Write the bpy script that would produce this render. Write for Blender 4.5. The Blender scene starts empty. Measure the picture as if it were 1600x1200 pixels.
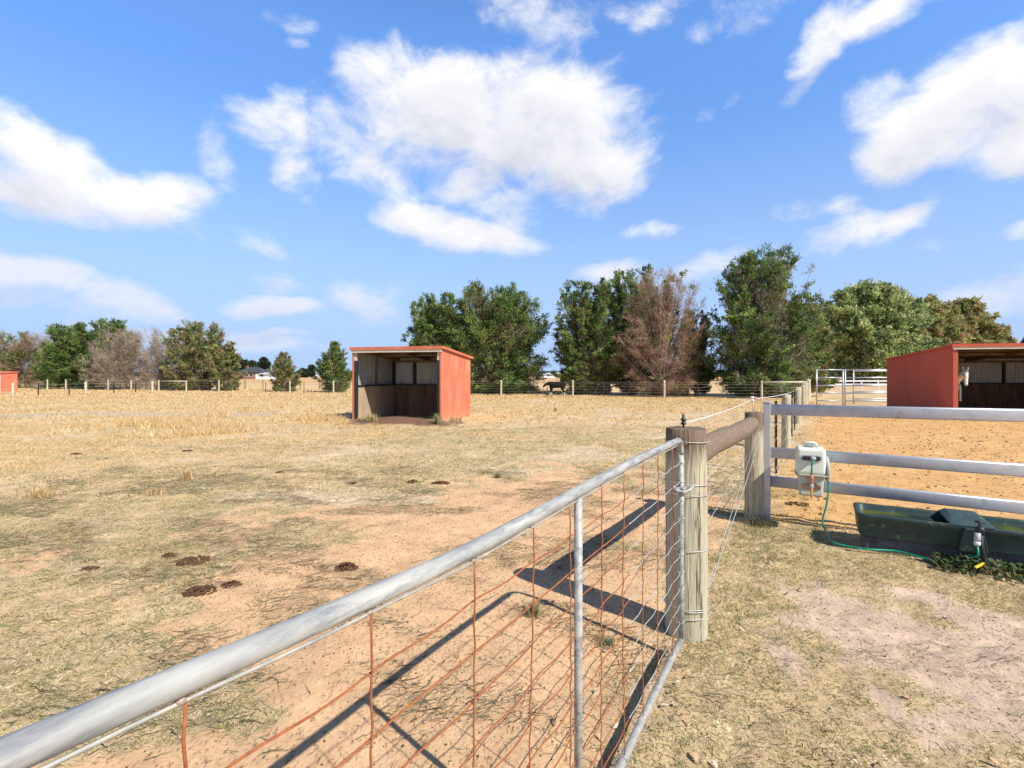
import bpy, math, random
import numpy as np
from mathutils import Vector, Matrix
C = bpy.context.scene
COL = C.collection
F, VH, HC = 790.0, 586.0, 1.6
R = math.radians
random.seed(5)

def gp(u, v, z=0.0):
    d = F * (HC - z) / (v - VH)
    return Vector(((u - 800) / F * d, d, z))
def dp(u, d, z=0.0):
    return Vector(((u - 800) / F * d, d, z))
def zat(v, d):
    return HC - (v - VH) * d / F

# ------------------------------------------------------------------ noise
def _hash(ix, iy, seed):
    n = (ix.astype(np.int64) * 374761393 + iy.astype(np.int64) * 668265263 + seed * 974634777) & 0xffffffff
    n = ((n ^ (n >> 13)) * 1274126177) & 0xffffffff
    n = (n ^ (n >> 16)) & 0xffffffff
    return n / 4294967295.0
def vnoise(x, y, s=1.0, seed=0):
    x = np.asarray(x, float) / s; y = np.asarray(y, float) / s
    ix = np.floor(x); iy = np.floor(y); fx = x - ix; fy = y - iy
    fx = fx * fx * (3 - 2 * fx); fy = fy * fy * (3 - 2 * fy)
    a = _hash(ix, iy, seed); b = _hash(ix + 1, iy, seed); c = _hash(ix, iy + 1, seed); d = _hash(ix + 1, iy + 1, seed)
    return (a * (1 - fx) + b * fx) * (1 - fy) + (c * (1 - fx) + d * fx) * fy
def fbm(x, y, s, seed=0, o=4):
    t = 0; a = .5; n = 0
    for i in range(o):
        t = t + a * vnoise(x, y, s, seed + i * 17); n += a; a *= .5; s = s / 2.03
    return t / n
def sst(a, b, x):
    t = np.clip((x - a) / (b - a), 0, 1); return t * t * (3 - 2 * t)

# ------------------------------------------------------------------ materials
def nodes(m):
    m.use_nodes = True
    nt = m.node_tree; nt.nodes.clear()
    out = nt.nodes.new('ShaderNodeOutputMaterial')
    b = nt.nodes.new('ShaderNodeBsdfPrincipled')
    nt.links.new(b.outputs[0], out.inputs[0])
    return nt, b, out
def ramp(nt, stops, interp='LINEAR'):
    r = nt.nodes.new('ShaderNodeValToRGB'); e = r.color_ramp.elements
    r.color_ramp.interpolation = interp
    while len(e) < len(stops): e.new(.5)
    for k, (p, c) in enumerate(stops):
        e[k].position = p; e[k].color = (*c, 1)
    return r
def pmat(name, c1, c2, scale=8, rough=.7, metal=0, bump=.2, stretch=(1, 1, 1), c3=None, detail=6, bscale=None, spec=.5, bdist=.01, mix2=None, rotz=0):
    m = bpy.data.materials.new(name); nt, b, out = nodes(m); L = nt.links.new
    tc = nt.nodes.new('ShaderNodeTexCoord'); mp = nt.nodes.new('ShaderNodeMapping')
    if rotz: mp.vector_type = 'TEXTURE'; mp.inputs['Rotation'].default_value = (0, 0, rotz); mp.inputs['Scale'].default_value = tuple(1 / q for q in stretch)
    else: mp.inputs['Scale'].default_value = stretch
    L(tc.outputs['Object'], mp.inputs[0])
    n = nt.nodes.new('ShaderNodeTexNoise'); n.inputs['Scale'].default_value = scale; n.inputs['Detail'].default_value = detail; n.inputs['Roughness'].default_value = .65
    L(mp.outputs[0], n.inputs['Vector'])
    st = [(.32, c1), (.68, c2)] if c3 is None else [(.3, c1), (.55, c2), (.7, c3)]
    r = ramp(nt, st); L(n.outputs[0], r.inputs[0])
    col = r.outputs[0]
    if mix2:   # a second, blotchy colour: (colour, scale, threshold, softness)
        c, s2, th, sf = mix2
        n2 = nt.nodes.new('ShaderNodeTexNoise'); n2.inputs['Scale'].default_value = s2; n2.inputs['Detail'].default_value = 8; n2.inputs['Roughness'].default_value = .7
        L(mp.outputs[0], n2.inputs['Vector'])
        r2 = ramp(nt, [(th, (0, 0, 0)), (th + sf, (1, 1, 1))]); L(n2.outputs[0], r2.inputs[0])
        mx = nt.nodes.new('ShaderNodeMix'); mx.data_type = 'RGBA'
        L(r2.outputs[0], mx.inputs[0]); L(col, mx.inputs[6]); mx.inputs[7].default_value = (*c, 1); col = mx.outputs[2]
    L(col, b.inputs['Base Color'])
    b.inputs['Roughness'].default_value = rough; b.inputs['Metallic'].default_value = metal
    b.inputs['Specular IOR Level'].default_value = spec
    if bump:
        bn = nt.nodes.new('ShaderNodeTexNoise'); bn.inputs['Scale'].default_value = bscale or scale * 3; bn.inputs['Detail'].default_value = 5
        L(mp.outputs[0], bn.inputs['Vector'])
        bp = nt.nodes.new('ShaderNodeBump'); bp.inputs['Strength'].default_value = bump; bp.inputs['Distance'].default_value = bdist
        L(bn.outputs[0], bp.inputs['Height']); L(bp.outputs[0], b.inputs['Normal'])
    return m

def attrmat(name, attr, rough=.8, transl=0.0, fine=0, spec=.3):
    """colour carried by a per-vertex attribute, with fine procedural mottling"""
    m = bpy.data.materials.new(name); nt, b, out = nodes(m); L = nt.links.new
    a = nt.nodes.new('ShaderNodeAttribute'); a.attribute_name = attr
    col = a.outputs['Color']
    if fine:
        tc = nt.nodes.new('ShaderNodeTexCoord')
        n = nt.nodes.new('ShaderNodeTexNoise'); n.inputs['Scale'].default_value = fine; n.inputs['Detail'].default_value = 3
        L(tc.outputs['Object'], n.inputs['Vector'])
        r = ramp(nt, [(.3, (.62, .62, .62)), (.7, (1.3, 1.3, 1.3))]); L(n.outputs[0], r.inputs[0])
        mx = nt.nodes.new('ShaderNodeMix'); mx.data_type = 'RGBA'; mx.blend_type = 'MULTIPLY'; mx.inputs[0].default_value = 1
        L(col, mx.inputs[6]); L(r.outputs[0], mx.inputs[7]); col = mx.outputs[2]
    L(col, b.inputs['Base Color']); b.inputs['Roughness'].default_value = rough
    b.inputs['Specular IOR Level'].default_value = spec
    if transl:
        t = nt.nodes.new('ShaderNodeBsdfTranslucent'); L(col, t.inputs[0])
        ms = nt.nodes.new('ShaderNodeMixShader'); ms.inputs[0].default_value = transl
        L(b.outputs[0], ms.inputs[1]); L(t.outputs[0], ms.inputs[2]); L(ms.outputs[0], out.inputs[0])
    return m

M = {}
M['galv'] = pmat('galvanised_pipe', (.30, .305, .295), (.44, .44, .41), 26, .60, .12, .25, (.16, 1, .9), rotz=math.atan2(-.862, -.507), c3=(.54, .53, .48), bscale=90, bdist=.002, mix2=((.20, .215, .225), 30, .47, .14), detail=10)
M['galv_dull'] = pmat('dull_galvanised_pipe', (.30, .31, .30), (.50, .48, .42), 30, .55, .35, .2, bscale=80, bdist=.002, mix2=((.62, .55, .42), 12, .52, .15))
M['rust'] = pmat('rusty_wire', (.27, .075, .022), (.42, .14, .05), 60, .85, .05, .4, bscale=220, bdist=.001, mix2=((.22, .07, .03), 30, .58, .1))
M['wire'] = pmat('galvanised_wire', (.42, .42, .40), (.66, .65, .60), 40, .5, .4, 0, mix2=((.40, .20, .10), 6, .60, .1))
M['rail'] = pmat('steel_rail', (.42, .43, .47), (.54, .55, .60), 5, .42, .45, .06, (1, 1, 1), c3=(.40, .41, .45), bscale=40, bdist=.002, mix2=((.42, .30, .20), 3.5, .62, .08), detail=9)
M['yard'] = pmat('yard_panel_steel', (.45, .47, .49), (.62, .64, .66), 5, .4, .5, 0)
M['post'] = pmat('treated_pine', (.30, .26, .17), (.50, .46, .33), 4, .88, 0, .9, (9, 9, .5), c3=(.37, .39, .27), bscale=9, bdist=.010, detail=10, mix2=((.13, .095, .06), 5, .565, .04))
M['weld'] = pmat('rusty_weld', (.30, .16, .10), (.46, .40, .35), 90, .7, .2, .3)
M['post_old'] = pmat('weathered_pine', (.20, .14, .09), (.38, .31, .21), 6, .9, 0, .6, (6, 6, .6), bscale=14, bdist=.006, mix2=((.10, .07, .05), 5, .55, .1))
M['post_far'] = pmat('pale_pine_post', (.42, .38, .27), (.60, .55, .40), 3, .85, 0, 0)
M['bark_rail'] = pmat('barky_brace_rail', (.10, .07, .045), (.27, .20, .14), 5, .92, 0, 1, (9, 9, 9), c3=(.19, .14, .10), bscale=16, bdist=.012, mix2=((.40, .34, .26), 5, .60, .08))
M['picket'] = pmat('black_star_picket', (.02, .02, .02), (.06, .045, .035), 6, .6, .3, 0)
M['red_side'] = pmat('faded_red_paint', (.54, .135, .068), (.60, .175, .095), 2.5, .6, 0, .05, (1, 1, .35), mix2=((.60, .23, .14), 2.4, .50, .16))
M['red_dark'] = pmat('red_paint', (.46, .075, .04), (.54, .10, .055), 2.0, .5, 0, .05, (1, 1, .3))
M['sheet'] = pmat('bare_corrugated_sheet', (.34, .36, .35), (.56, .56, .53), 2.2, .5, .25, .05, (1, 1, .4), mix2=((.30, .19, .12), 3.5, .62, .08))
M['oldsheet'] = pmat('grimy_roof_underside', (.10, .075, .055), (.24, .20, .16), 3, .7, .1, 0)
M['ply'] = pmat('stained_plywood', (.22, .155, .10), (.44, .34, .23), 1.6, .85, 0, .2, (3, 3, .35), c3=(.36, .24, .14), mix2=((.13, .08, .05), 1.5, .60, .15))
M['ply_shaded'] = pmat('shaded_stained_plywood', (.09, .045, .025), (.22, .125, .07), 1.8, .8, 0, .2, (3, 3, .4), mix2=((.03, .02, .015), 1.4, .52, .15))  # stained plywood with the shade of the unlit interior put into its colour
M['timber'] = pmat('pale_timber', (.50, .42, .31), (.72, .66, .54), 4, .8, 0, .2, (1, 6, 6))
M['rafter'] = pmat('brown_timber', (.16, .09, .05), (.28, .18, .11), 4, .85, 0, .2)
M['blackpost'] = pmat('tarred_post', (.010, .010, .012), (.035, .033, .035), 9, .55, 0, .3, mix2=((.20, .19, .18), 14, .68, .04))
M['trough'] = pmat('green_black_plastic', (.011, .034, .031), (.024, .062, .055), 6, .5, 0, .08, bscale=60, bdist=.003, mix2=((.13, .17, .14), 11, .58, .10))
M['concrete'] = pmat('dirty_plinth', (.07, .065, .062), (.17, .145, .13), 10, .9, 0, .4)
M['cream'] = pmat('aged_cream_plastic', (.66, .72, .60), (.78, .80, .70), 10, .45, 0, .04, mix2=((.42, .44, .34), 9, .58, .12))
M['cream_low'] = pmat('grimy_cream_plastic', (.42, .46, .37), (.58, .61, .50), 12, .55, 0, .05, mix2=((.30, .28, .20), 8, .56, .12))
M['greyplastic'] = pmat('grey_plastic', (.34, .36, .40), (.44, .46, .50), 12, .5, 0, .03)
M['black'] = pmat('black_plastic', (.012, .012, .012), (.03, .03, .03), 20, .5, 0, 0)
M['hose'] = pmat('green_hose', (.0, .22, .13), (.01, .31, .20), 30, .4, 0, 0)
M['orange'] = pmat('orange_plastic', (.80, .28, .04), (.85, .34, .06), 30, .45, 0, 0)
M['salmon'] = pmat('faded_red_plastic', (.60, .16, .10), (.70, .24, .16), 30, .5, 0, 0)
M['yellow'] = pmat('yellow_plastic', (.80, .60, .03), (.85, .66, .06), 30, .5, 0, 0)
M['white'] = pmat('white_plastic', (.70, .68, .66), (.80, .78, .76), 30, .5, 0, 0)
M['dung'] = pmat('dried_dung', (.045, .02, .009), (.15, .07, .032), 26, .95, 0, .8, bscale=60, bdist=.01)
M['bark'] = pmat('bark', (.13, .09, .065), (.26, .20, .15), 5, .9, 0, .3, (3, 3, .6))
M['bark_dead'] = pmat('dead_grey_bark', (.24, .16, .12), (.42, .32, .26), 5, .9, 0, 0)
M['cow'] = None
M['roofdark'] = pmat('charcoal_tiles', (.04, .045, .055), (.07, .075, .085), 1, .7, 0, 0)
M['brick'] = pmat('house_brick', (.22, .09, .06), (.33, .15, .10), 1, .85, 0, 0)
M['whitewall'] = pmat('white_wall', (.66, .68, .70), (.76, .77, .78), 1, .7, 0, 0)
M['glass'] = pmat('dark_glass', (.03, .04, .05), (.05, .06, .08), 1, .1, 0, 0)
M['greyroof'] = pmat('pale_roof', (.48, .52, .56), (.58, .62, .66), 1, .5, .2, 0)
M['leaf'] = attrmat('foliage', 'tint', .6, .36, 0, .4)
M['straw'] = attrmat('grass_blades', 'tint', .8, .25, 0, .2)
M['rug'] = pmat('light_blue_rug', (.30, .46, .56), (.40, .56, .66), 6, .9, 0, .2)

for nm in ('red_side', 'red_dark'):
    nt = M[nm].node_tree; L = nt.links.new; b = [n for n in nt.nodes if n.type == 'BSDF_PRINCIPLED'][0]; src = b.inputs['Base Color'].links[0].from_socket
    tc = [n for n in nt.nodes if n.type == 'TEX_COORD'][0]; sp = nt.nodes.new('ShaderNodeSeparateXYZ'); L(tc.outputs['Object'], sp.inputs[0])
    n = nt.nodes.new('ShaderNodeTexNoise'); n.inputs['Scale'].default_value = 7; n.inputs['Detail'].default_value = 7; L(tc.outputs['Object'], n.inputs['Vector'])
    ma = nt.nodes.new('ShaderNodeMath'); ma.operation = 'MULTIPLY_ADD'; L(n.outputs[0], ma.inputs[0]); ma.inputs[1].default_value = -.9; L(sp.outputs['Z'], ma.inputs[2])
    mr_ = nt.nodes.new('ShaderNodeMapRange'); L(ma.outputs[0], mr_.inputs[0]); mr_.inputs[1].default_value = -.42; mr_.inputs[2].default_value = -.10; mr_.inputs[3].default_value = .6; mr_.inputs[4].default_value = 0
    mx = nt.nodes.new('ShaderNodeMix'); mx.data_type = 'RGBA'; L(mr_.outputs[0], mx.inputs[0]); L(src, mx.inputs[6]); mx.inputs[7].default_value = (.42, .25, .14, 1); L(mx.outputs[2], b.inputs['Base Color'])
# water
m = bpy.data.materials.new('trough_water'); nt, b, out = nodes(m)
tc = nt.nodes.new('ShaderNodeTexCoord'); n = nt.nodes.new('ShaderNodeTexNoise'); n.inputs['Scale'].default_value = 3
nt.links.new(tc.outputs['Object'], n.inputs['Vector']); r = ramp(nt, [(.4, (.015, .03, .03)), (.65, (.10, .12, .02))]); nt.links.new(n.outputs[0], r.inputs[0]); nt.links.new(r.outputs[0], b.inputs['Base Color'])
b.inputs['Roughness'].default_value = .04; b.inputs['IOR'].default_value = 1.33; M['water'] = m
# cow coat: black with white socks
m = bpy.data.materials.new('black_coat'); nt, b, out = nodes(m)
tc = nt.nodes.new('ShaderNodeTexCoord'); sp = nt.nodes.new('ShaderNodeSeparateXYZ'); nt.links.new(tc.outputs['Object'], sp.inputs[0])
n = nt.nodes.new('ShaderNodeTexNoise'); n.inputs['Scale'].default_value = 6; nt.links.new(tc.outputs['Object'], n.inputs['Vector'])
ad = nt.nodes.new('ShaderNodeMath'); ad.operation = 'MULTIPLY_ADD'; nt.links.new(n.outputs[0], ad.inputs[0]); ad.inputs[1].default_value = .16; nt.links.new(sp.outputs['Z'], ad.inputs[2])
r = ramp(nt, [(.36, (.62, .58, .52)), (.39, (.012, .011, .010))]); nt.links.new(ad.outputs[0], r.inputs[0]); nt.links.new(r.outputs[0], b.inputs['Base Color'])
b.inputs['Roughness'].default_value = .85; b.inputs['Specular IOR Level'].default_value = .25; M['cow'] = m
# horse coat: near-white with grey-brown shading of the coat and dark muzzle by position
m = bpy.data.materials.new('grey_horse_coat'); nt, b, out = nodes(m)
tc = nt.nodes.new('ShaderNodeTexCoord'); n = nt.nodes.new('ShaderNodeTexNoise'); n.inputs['Scale'].default_value = 9; n.inputs['Detail'].default_value = 5
nt.links.new(tc.outputs['Object'], n.inputs['Vector']); r = ramp(nt, [(.32, (.62, .54, .47)), (.5, (.84, .80, .75))]); nt.links.new(n.outputs[0], r.inputs[0]); nt.links.new(r.outputs[0], b.inputs['Base Color'])
b.inputs['Roughness'].default_value = .6; M['horse'] = m
M['muzzle'] = pmat('dark_skin', (.10, .08, .08), (.18, .14, .13), 20, .6, 0, 0)
M['hair'] = pmat('grey_mane', (.30, .26, .23), (.50, .45, .40), 20, .8, 0, 0)

# ------------------------------------------------------------------ object helpers
def tag(o, label=None, cat=None, group=None, kind=None):
    if label: o['label'] = label
    if cat: o['category'] = cat
    if group: o['group'] = group
    if kind: o['kind'] = kind
    return o
def thing(name, label, cat, loc=(0, 0, 0), rotz=0, group=None):
    o = bpy.data.objects.new(name, None); COL.objects.link(o)
    o.location = loc; o.rotation_euler = (0, 0, rotz); o.empty_display_size = .2
    return tag(o, label, cat, group)

class MB:
    def __init__(s): s.v = []; s.f = []; s.sm = []
    def add(s, vs, fs, smooth=False):
        n = len(s.v); s.v += [tuple(v) for v in vs]
        s.f += [tuple(i + n for i in f) for f in fs]; s.sm += [smooth] * len(fs); return s
    def box(s, a, b, M4=None):
        (x0, y0, z0), (x1, y1, z1) = a, b
        vs = [Vector(p) for p in ((x0, y0, z0), (x1, y0, z0), (x1, y1, z0), (x0, y1, z0), (x0, y0, z1), (x1, y0, z1), (x1, y1, z1), (x0, y1, z1))]
        if M4: vs = [M4 @ v for v in vs]
        return s.add(vs, [(0, 3, 2, 1), (4, 5, 6, 7), (0, 1, 5, 4), (1, 2, 6, 5), (2, 3, 7, 6), (3, 0, 4, 7)])
    def sweep(s, pts, prof, caps=True, smooth=True, up=Vector((0, 0, 1)), scales=None):
        """sweep a closed 2D profile (side, up) along points"""
        pts = [Vector(p) for p in pts]; n = len(pts); k = len(prof); vs = []
        for i, p in enumerate(pts):
            t = (pts[min(i + 1, n - 1)] - pts[max(i - 1, 0)]).normalized()
            u = up if abs(t.dot(up)) < .95 else Vector((0, 1, 0)) if abs(t.y) < .9 else Vector((1, 0, 0))
            sd = t.cross(u).normalized(); uu = sd.cross(t).normalized()
            sc = scales[i] if scales else 1
            for a, b in prof: vs.append(p + sd * (a * sc) + uu * (b * sc))
        fs = [(i * k + j, i * k + (j + 1) % k, (i + 1) * k + (j + 1) % k, (i + 1) * k + j) for i in range(n - 1) for j in range(k)]
        s.add(vs, fs, smooth)
        if caps: s.add([], []); base = len(s.v) - n * k; s.f += [tuple(base + j for j in range(k))[::-1], tuple(base + (n - 1) * k + j for j in range(k))]; s.sm += [False, False]
        return s
    def tube(s, pts, r, k=10, caps=True, smooth=True):
        prof = [(math.cos(2 * math.pi * j / k), math.sin(2 * math.pi * j / k)) for j in range(k)]
        rs = r if isinstance(r, (list, tuple)) else [r] * len(pts)
        # keep a stable frame along the path
        pts = [Vector(p) for p in pts]; n = len(pts); vs = []; sd = None
        for i, p in enumerate(pts):
            t = (pts[min(i + 1, n - 1)] - pts[max(i - 1, 0)]).normalized()
            if sd is None:
                sd = t.cross(Vector((0, 0, 1))) if abs(t.z) < .9 else t.cross(Vector((0, 1, 0)))
            sd = (sd - t * sd.dot(t)).normalized(); uu = sd.cross(t)
            for a, b in prof: vs.append(p + sd * (a * rs[i]) + uu * (b * rs[i]))
        fs = [(i * k + j, i * k + (j + 1) % k, (i + 1) * k + (j + 1) % k, (i + 1) * k + j) for i in range(n - 1) for j in range(k)]
        base = len(s.v); s.add(vs, fs, smooth)
        if caps:
            s.f += [tuple(base + j for j in range(k))[::-1], tuple(base + (n - 1) * k + j for j in range(k))]; s.sm += [False, False]
        return s
    def lathe(s, prof, M4=Matrix(), k=24, smooth=True):
        vs = [M4 @ Vector((r * math.cos(2 * math.pi * j / k), r * math.sin(2 * math.pi * j / k), z)) for r, z in prof for j in range(k)]
        n = len(prof)
        fs = [(i * k + j, i * k + (j + 1) % k, (i + 1) * k + (j + 1) % k, (i + 1) * k + j) for i in range(n - 1) for j in range(k)]
        base = len(s.v); s.add(vs, fs, smooth)
        s.f += [tuple(base + j for j in range(k))[::-1], tuple(base + (n - 1) * k + j for j in range(k))]; s.sm += [False, False]
        return s
    def ball(s, c, r, M4=None, nu=14, nv=9):
        r = r if isinstance(r, (tuple, list)) else (r, r, r); c = Vector(c)
        prof = []
        vs = []
        for i in range(nv + 1):
            ph = math.pi * i / nv
            for j in range(nu):
                th = 2 * math.pi * j / nu
                p = Vector((r[0] * math.sin(ph) * math.cos(th), r[1] * math.sin(ph) * math.sin(th), r[2] * math.cos(ph)))
                if M4: p = M4 @ p
                vs.append(c + p)
        fs = [(i * nu + j, (i + 1) * nu + j, (i + 1) * nu + (j + 1) % nu, i * nu + (j + 1) % nu) for i in range(nv) for j in range(nu)]
        return s.add(vs, fs, True)
    def build(s, name, mat, parent=None, world=False, bevel=0, seg=2):
        off = Vector(parent.location) if (world and parent) else Vector((0, 0, 0))
        me = bpy.data.meshes.new(name)
        me.from_pydata([(v[0] - off.x, v[1] - off.y, v[2] - off.z) for v in s.v], [], s.f)
        me.polygons.foreach_set('use_smooth', s.sm); me.materials.append(mat)
        o = bpy.data.objects.new(name, me); COL.objects.link(o); o.parent = parent
        if bevel:
            bv = o.modifiers.new('bevel', 'BEVEL'); bv.width = bevel; bv.segments = seg; bv.limit_method = 'ANGLE'; bv.angle_limit = R(35)
        return o

def npmesh(name, V, faces, mat, parent=None, color=None, smooth=False):
    """V (n,3); faces list of int arrays (m,k)"""
    me = bpy.data.meshes.new(name)
    me.vertices.add(len(V)); me.vertices.foreach_set('co', np.ascontiguousarray(V, dtype=np.float32).ravel())
    tot = sum(f.size for f in faces); npol = sum(len(f) for f in faces)
    me.loops.add(tot); me.loops.foreach_set('vertex_index', np.concatenate([f.ravel() for f in faces]).astype(np.int32))
    me.polygons.add(npol)
    lt = np.concatenate([np.full(len(f), f.shape[1]) for f in faces]); ls = np.concatenate([[0], np.cumsum(lt)[:-1]])
    me.polygons.foreach_set('loop_start', ls.astype(np.int32))
    try: me.polygons.foreach_set('loop_total', lt.astype(np.int32))
    except Exception: pass
    if smooth: me.polygons.foreach_set('use_smooth', np.ones(npol, bool))
    if color is not None:
        a = me.attributes.new('tint', 'FLOAT_COLOR', 'POINT')
        color = np.asarray(color); c = np.ones((len(V), 4), np.float32); c[:, :color.shape[1]] = color; a.data.foreach_set('color', c.ravel())
    me.materials.append(mat); me.update(calc_edges=True); me.validate()
    o = bpy.data.objects.new(name, me); COL.objects.link(o); o.parent = parent
    return o

# ------------------------------------------------------------------ layout lines
GP = Vector((1.105, 3.20, 0)); BP = Vector((2.70, 5.64, 0)); SD = (BP - GP).normalized()     # side fence
SF = Vector((2.82, 5.59, 0)); SFD = Vector((.862, -.507, 0)).normalized()                    # steel fence
def side_pt(t): return BP + Vector((.52, .855, 0)) * t
def right_of_side(x, y):  # >0 on the sand side
    return (x - GP.x) * SD.y - (y - GP.y) * SD.x
def beyond_steel(x, y):
    return -(x - SF.x) * SFD.y + (y - SF.y) * SFD.x
def backline(x): return 39.5 - .335 * (x + .85)

def ell(x, y, cx, cy, rx, ry, rot=0):
    c, s = math.cos(rot), math.sin(rot); dx = x - cx; dy = y - cy
    return np.sqrt(((dx * c + dy * s) / rx) ** 2 + ((-dx * s + dy * c) / ry) ** 2)

SHED = Vector((-5.63, 17.93, 0)); SROT = math.atan2(-.85, 3.25)
def masks(x, y):
    x = np.asarray(x, float); y = np.asarray(y, float)
    n1 = fbm(x, y, 2.2, 3, 5); n2 = fbm(x, y, .55, 9, 4); n3 = fbm(x, y, 7.0, 21, 4)
    rs = sst(-.25, .25, right_of_side(x, y) + (n2 - .5) * .5); bs = sst(-.15, .35, beyond_steel(x, y) + (n2 - .5) * .6)
    arena = rs * bs * sst(.0, .6, 27 - y + (n1 - .5) * 6)
    yard = rs * (1 - bs)
    pad = 1 - rs
    # sandy bare area near the gate
    e = np.minimum(ell(x, y, -.62, 3.5, 2.2, 3.1, .15), ell(x, y, .9, 6.2, 1.6, 1.9))
    n4 = fbm(x, y, .17, 13, 3); bare = pad * sst(-.10, .12, 1 - e - .9 * np.exp(-ell(x, y, -2.7, 2.75, 1.1, .75) ** 2) - .75 * np.exp(-ell(x, y, -1.4, 2.42, .6, .28) ** 2) + (n1 - .5) * 1.5 + (n2 - .5) * 1.3 + (n4 - .5) * .7)
    pink = yard * sst(-.1, .2, .95 - ell(x, y, 3.0, 2.65, 1.6, .85, -.45) + (n1 - .5) * 1.1 + (n2 - .5) * 1.4 + (n4 - .5) * .8)
    # dried-off golden grass with distance and in patches
    gold = sst(.0, .30, (y - 13.5) / 22 + (n3 - .5) * 1.5 + (n1 - .5) * 1.3 + (n2 - .5) * .6 + np.clip(-x - 3.5, 0, 6) * .07)
    gold = np.maximum(gold, sst(24, 34, y)) * pad
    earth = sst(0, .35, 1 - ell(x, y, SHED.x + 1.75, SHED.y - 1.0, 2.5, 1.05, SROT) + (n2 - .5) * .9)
    grey = sst(0, .3, 1 - ell(x, y, -17.5, 20.8, 8.5, 1.4, .05) + (n2 - .5) * 1.2 + (n1 - .5) * 2.2) + sst(0, .3, 1 - ell(x, y, -9.5, 15.5, 4.5, 1.3, .1) + (n2 - .5) * 1.1) * .6
    tracks = sst(.55, .75, fbm(x, y * 1.4, 1.7, 55, 4)) * pad * (y > 5.5)
    return dict(arena=arena, yard=yard, pad=pad, bare=bare, pink=pink, gold=gold, earth=earth, grey=np.clip(grey, 0, 1), tracks=tracks, n1=n1, n2=n2, n3=n3)

def mixc(a, b, t): return a * (1 - t[..., None]) + np.array(b) * t[..., None]
def soil(x, y):
    k = masks(x, y)
    c = np.ones(x.shape + (3,)) * np.array((.68, .475, .27))
    c = mixc(c, (.55, .42, .24), sst(.4, .7, k['n1']) * .7)
    c = mixc(c, (.70, .49, .245), k['gold'])
    c = mixc(c, (.72, .55, .37), k['tracks'] * .75)
    c = mixc(c, (.50, .42, .33), k['grey'] * .7)
    c = mixc(c, (.75, .475, .265), k['bare'])
    c = mixc(c, (.60, .435, .25), k['yard'])
    c = mixc(c, (.65, .48, .355), k['pink'])
    c = mixc(c, (.68, .395, .16), k['arena'])
    c = mixc(c, (.74, .47, .21), k['arena'] * sst(.5, .62, k['n2']) * .6)
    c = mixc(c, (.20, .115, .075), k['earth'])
    c = mixc(c, (.62, .40, .19), sst(50, 120, y))
    c = c * (.86 + .28 * fbm(x, y, .16, 77, 3))[..., None]
    veg = np.clip(1 - k['bare'] * .8 - k['pink'] * .75 - k['arena'] * .9 - k['earth'], .05, 1) * (1 - sst(25, 60, y))
    return np.concatenate([c, veg[..., None]], -1)
def relief(x, y):
    k = masks(x, y)
    near = 1 - sst(30, 60, np.hypot(x, y))
    h = (fbm(x, y, .9, 31, 4) - .5) * .045 + (fbm(x, y, .16, 41, 4) - .5) * .028 * (1 - .45 * k['bare'])
    h = h + k['arena'] * (fbm(x, y, .28, 61, 3) - .5) * .05
    h = h + (1 - k['bare']) * (1 - k['arena']) * (fbm(x, y, .06, 71, 2) - .5) * .02
    h = h * near
    e = ell(x, y, SHED.x + 1.75, SHED.y - .75, 2.1, 1.0, SROT)
    h = h + .20 * np.exp(-e * e * 1.5) + .03 * k['earth'] * (fbm(x, y, .2, 91, 3) - .5)
    h = h - .02
    return h

def axis(segs):
    out = [segs[0][0]]
    for a, b, n in segs: out += list(np.linspace(a, b, n + 1)[1:])
    return np.array(out)
def geo(a, b, n, lo): # growing spacing
    t = np.linspace(0, 1, n + 1)[1:]; g = (np.exp(t * lo) - 1) / (math.exp(lo) - 1)
    return list(a + (b - a) * g)
ys = np.array(list(np.array([-400, -150, -60, -25, -10, -4, -1.5, 0, .6, 1.0, 1.3, 1.5])) + list(np.linspace(1.55, 8, 250)) + geo(8, 60, 230, 2.2) + geo(60, 4200, 30, 4))
xr = list(np.linspace(-3.2, 4.8, 290))
xs = np.array([-(v) for v in geo(3.22, 75, 170, 2.6)][::-1] + xr + geo(4.82, 60, 150, 2.6))
xs = np.concatenate([[-4200, -1500, -500, -200, -110], xs, [85, 120, 200, 500, 1500, 4200]])
X, Y = np.meshgrid(xs, ys)
Z = relief(X, Y)
nx, ny = len(xs), len(ys)
idx = np.arange(nx * ny).reshape(ny, nx)
quads = np.stack([idx[:-1, :-1], idx[:-1, 1:], idx[1:, 1:], idx[1:, :-1]], -1).reshape(-1, 4)
# ground shader: soil colour + grit
gm = bpy.data.materials.new('paddock_ground'); nt, b, out = nodes(gm); L = nt.links.new
a = nt.nodes.new('ShaderNodeAttribute'); a.attribute_name = 'tint'
tc = nt.nodes.new('ShaderNodeTexCoord')
def nz(scale, detail, rough=.6, stretch=None):
    n = nt.nodes.new('ShaderNodeTexNoise'); n.inputs['Scale'].default_value = scale; n.inputs['Detail'].default_value = detail; n.inputs['Roughness'].default_value = rough
    if stretch:
        mp = nt.nodes.new('ShaderNodeMapping'); mp.inputs['Scale'].default_value = stretch; mp.inputs['Rotation'].default_value = (0, 0, R(28)); L(tc.outputs['Object'], mp.inputs[0]); L(mp.outputs[0], n.inputs['Vector'])
    else: L(tc.outputs['Object'], n.inputs['Vector'])
    return n
def mul(c, r):
    mx = nt.nodes.new('ShaderNodeMix'); mx.data_type = 'RGBA'; mx.blend_type = 'MULTIPLY'; mx.inputs[0].default_value = 1
    L(c, mx.inputs[6]); L(r, mx.inputs[7]); return mx.outputs[2]
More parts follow.
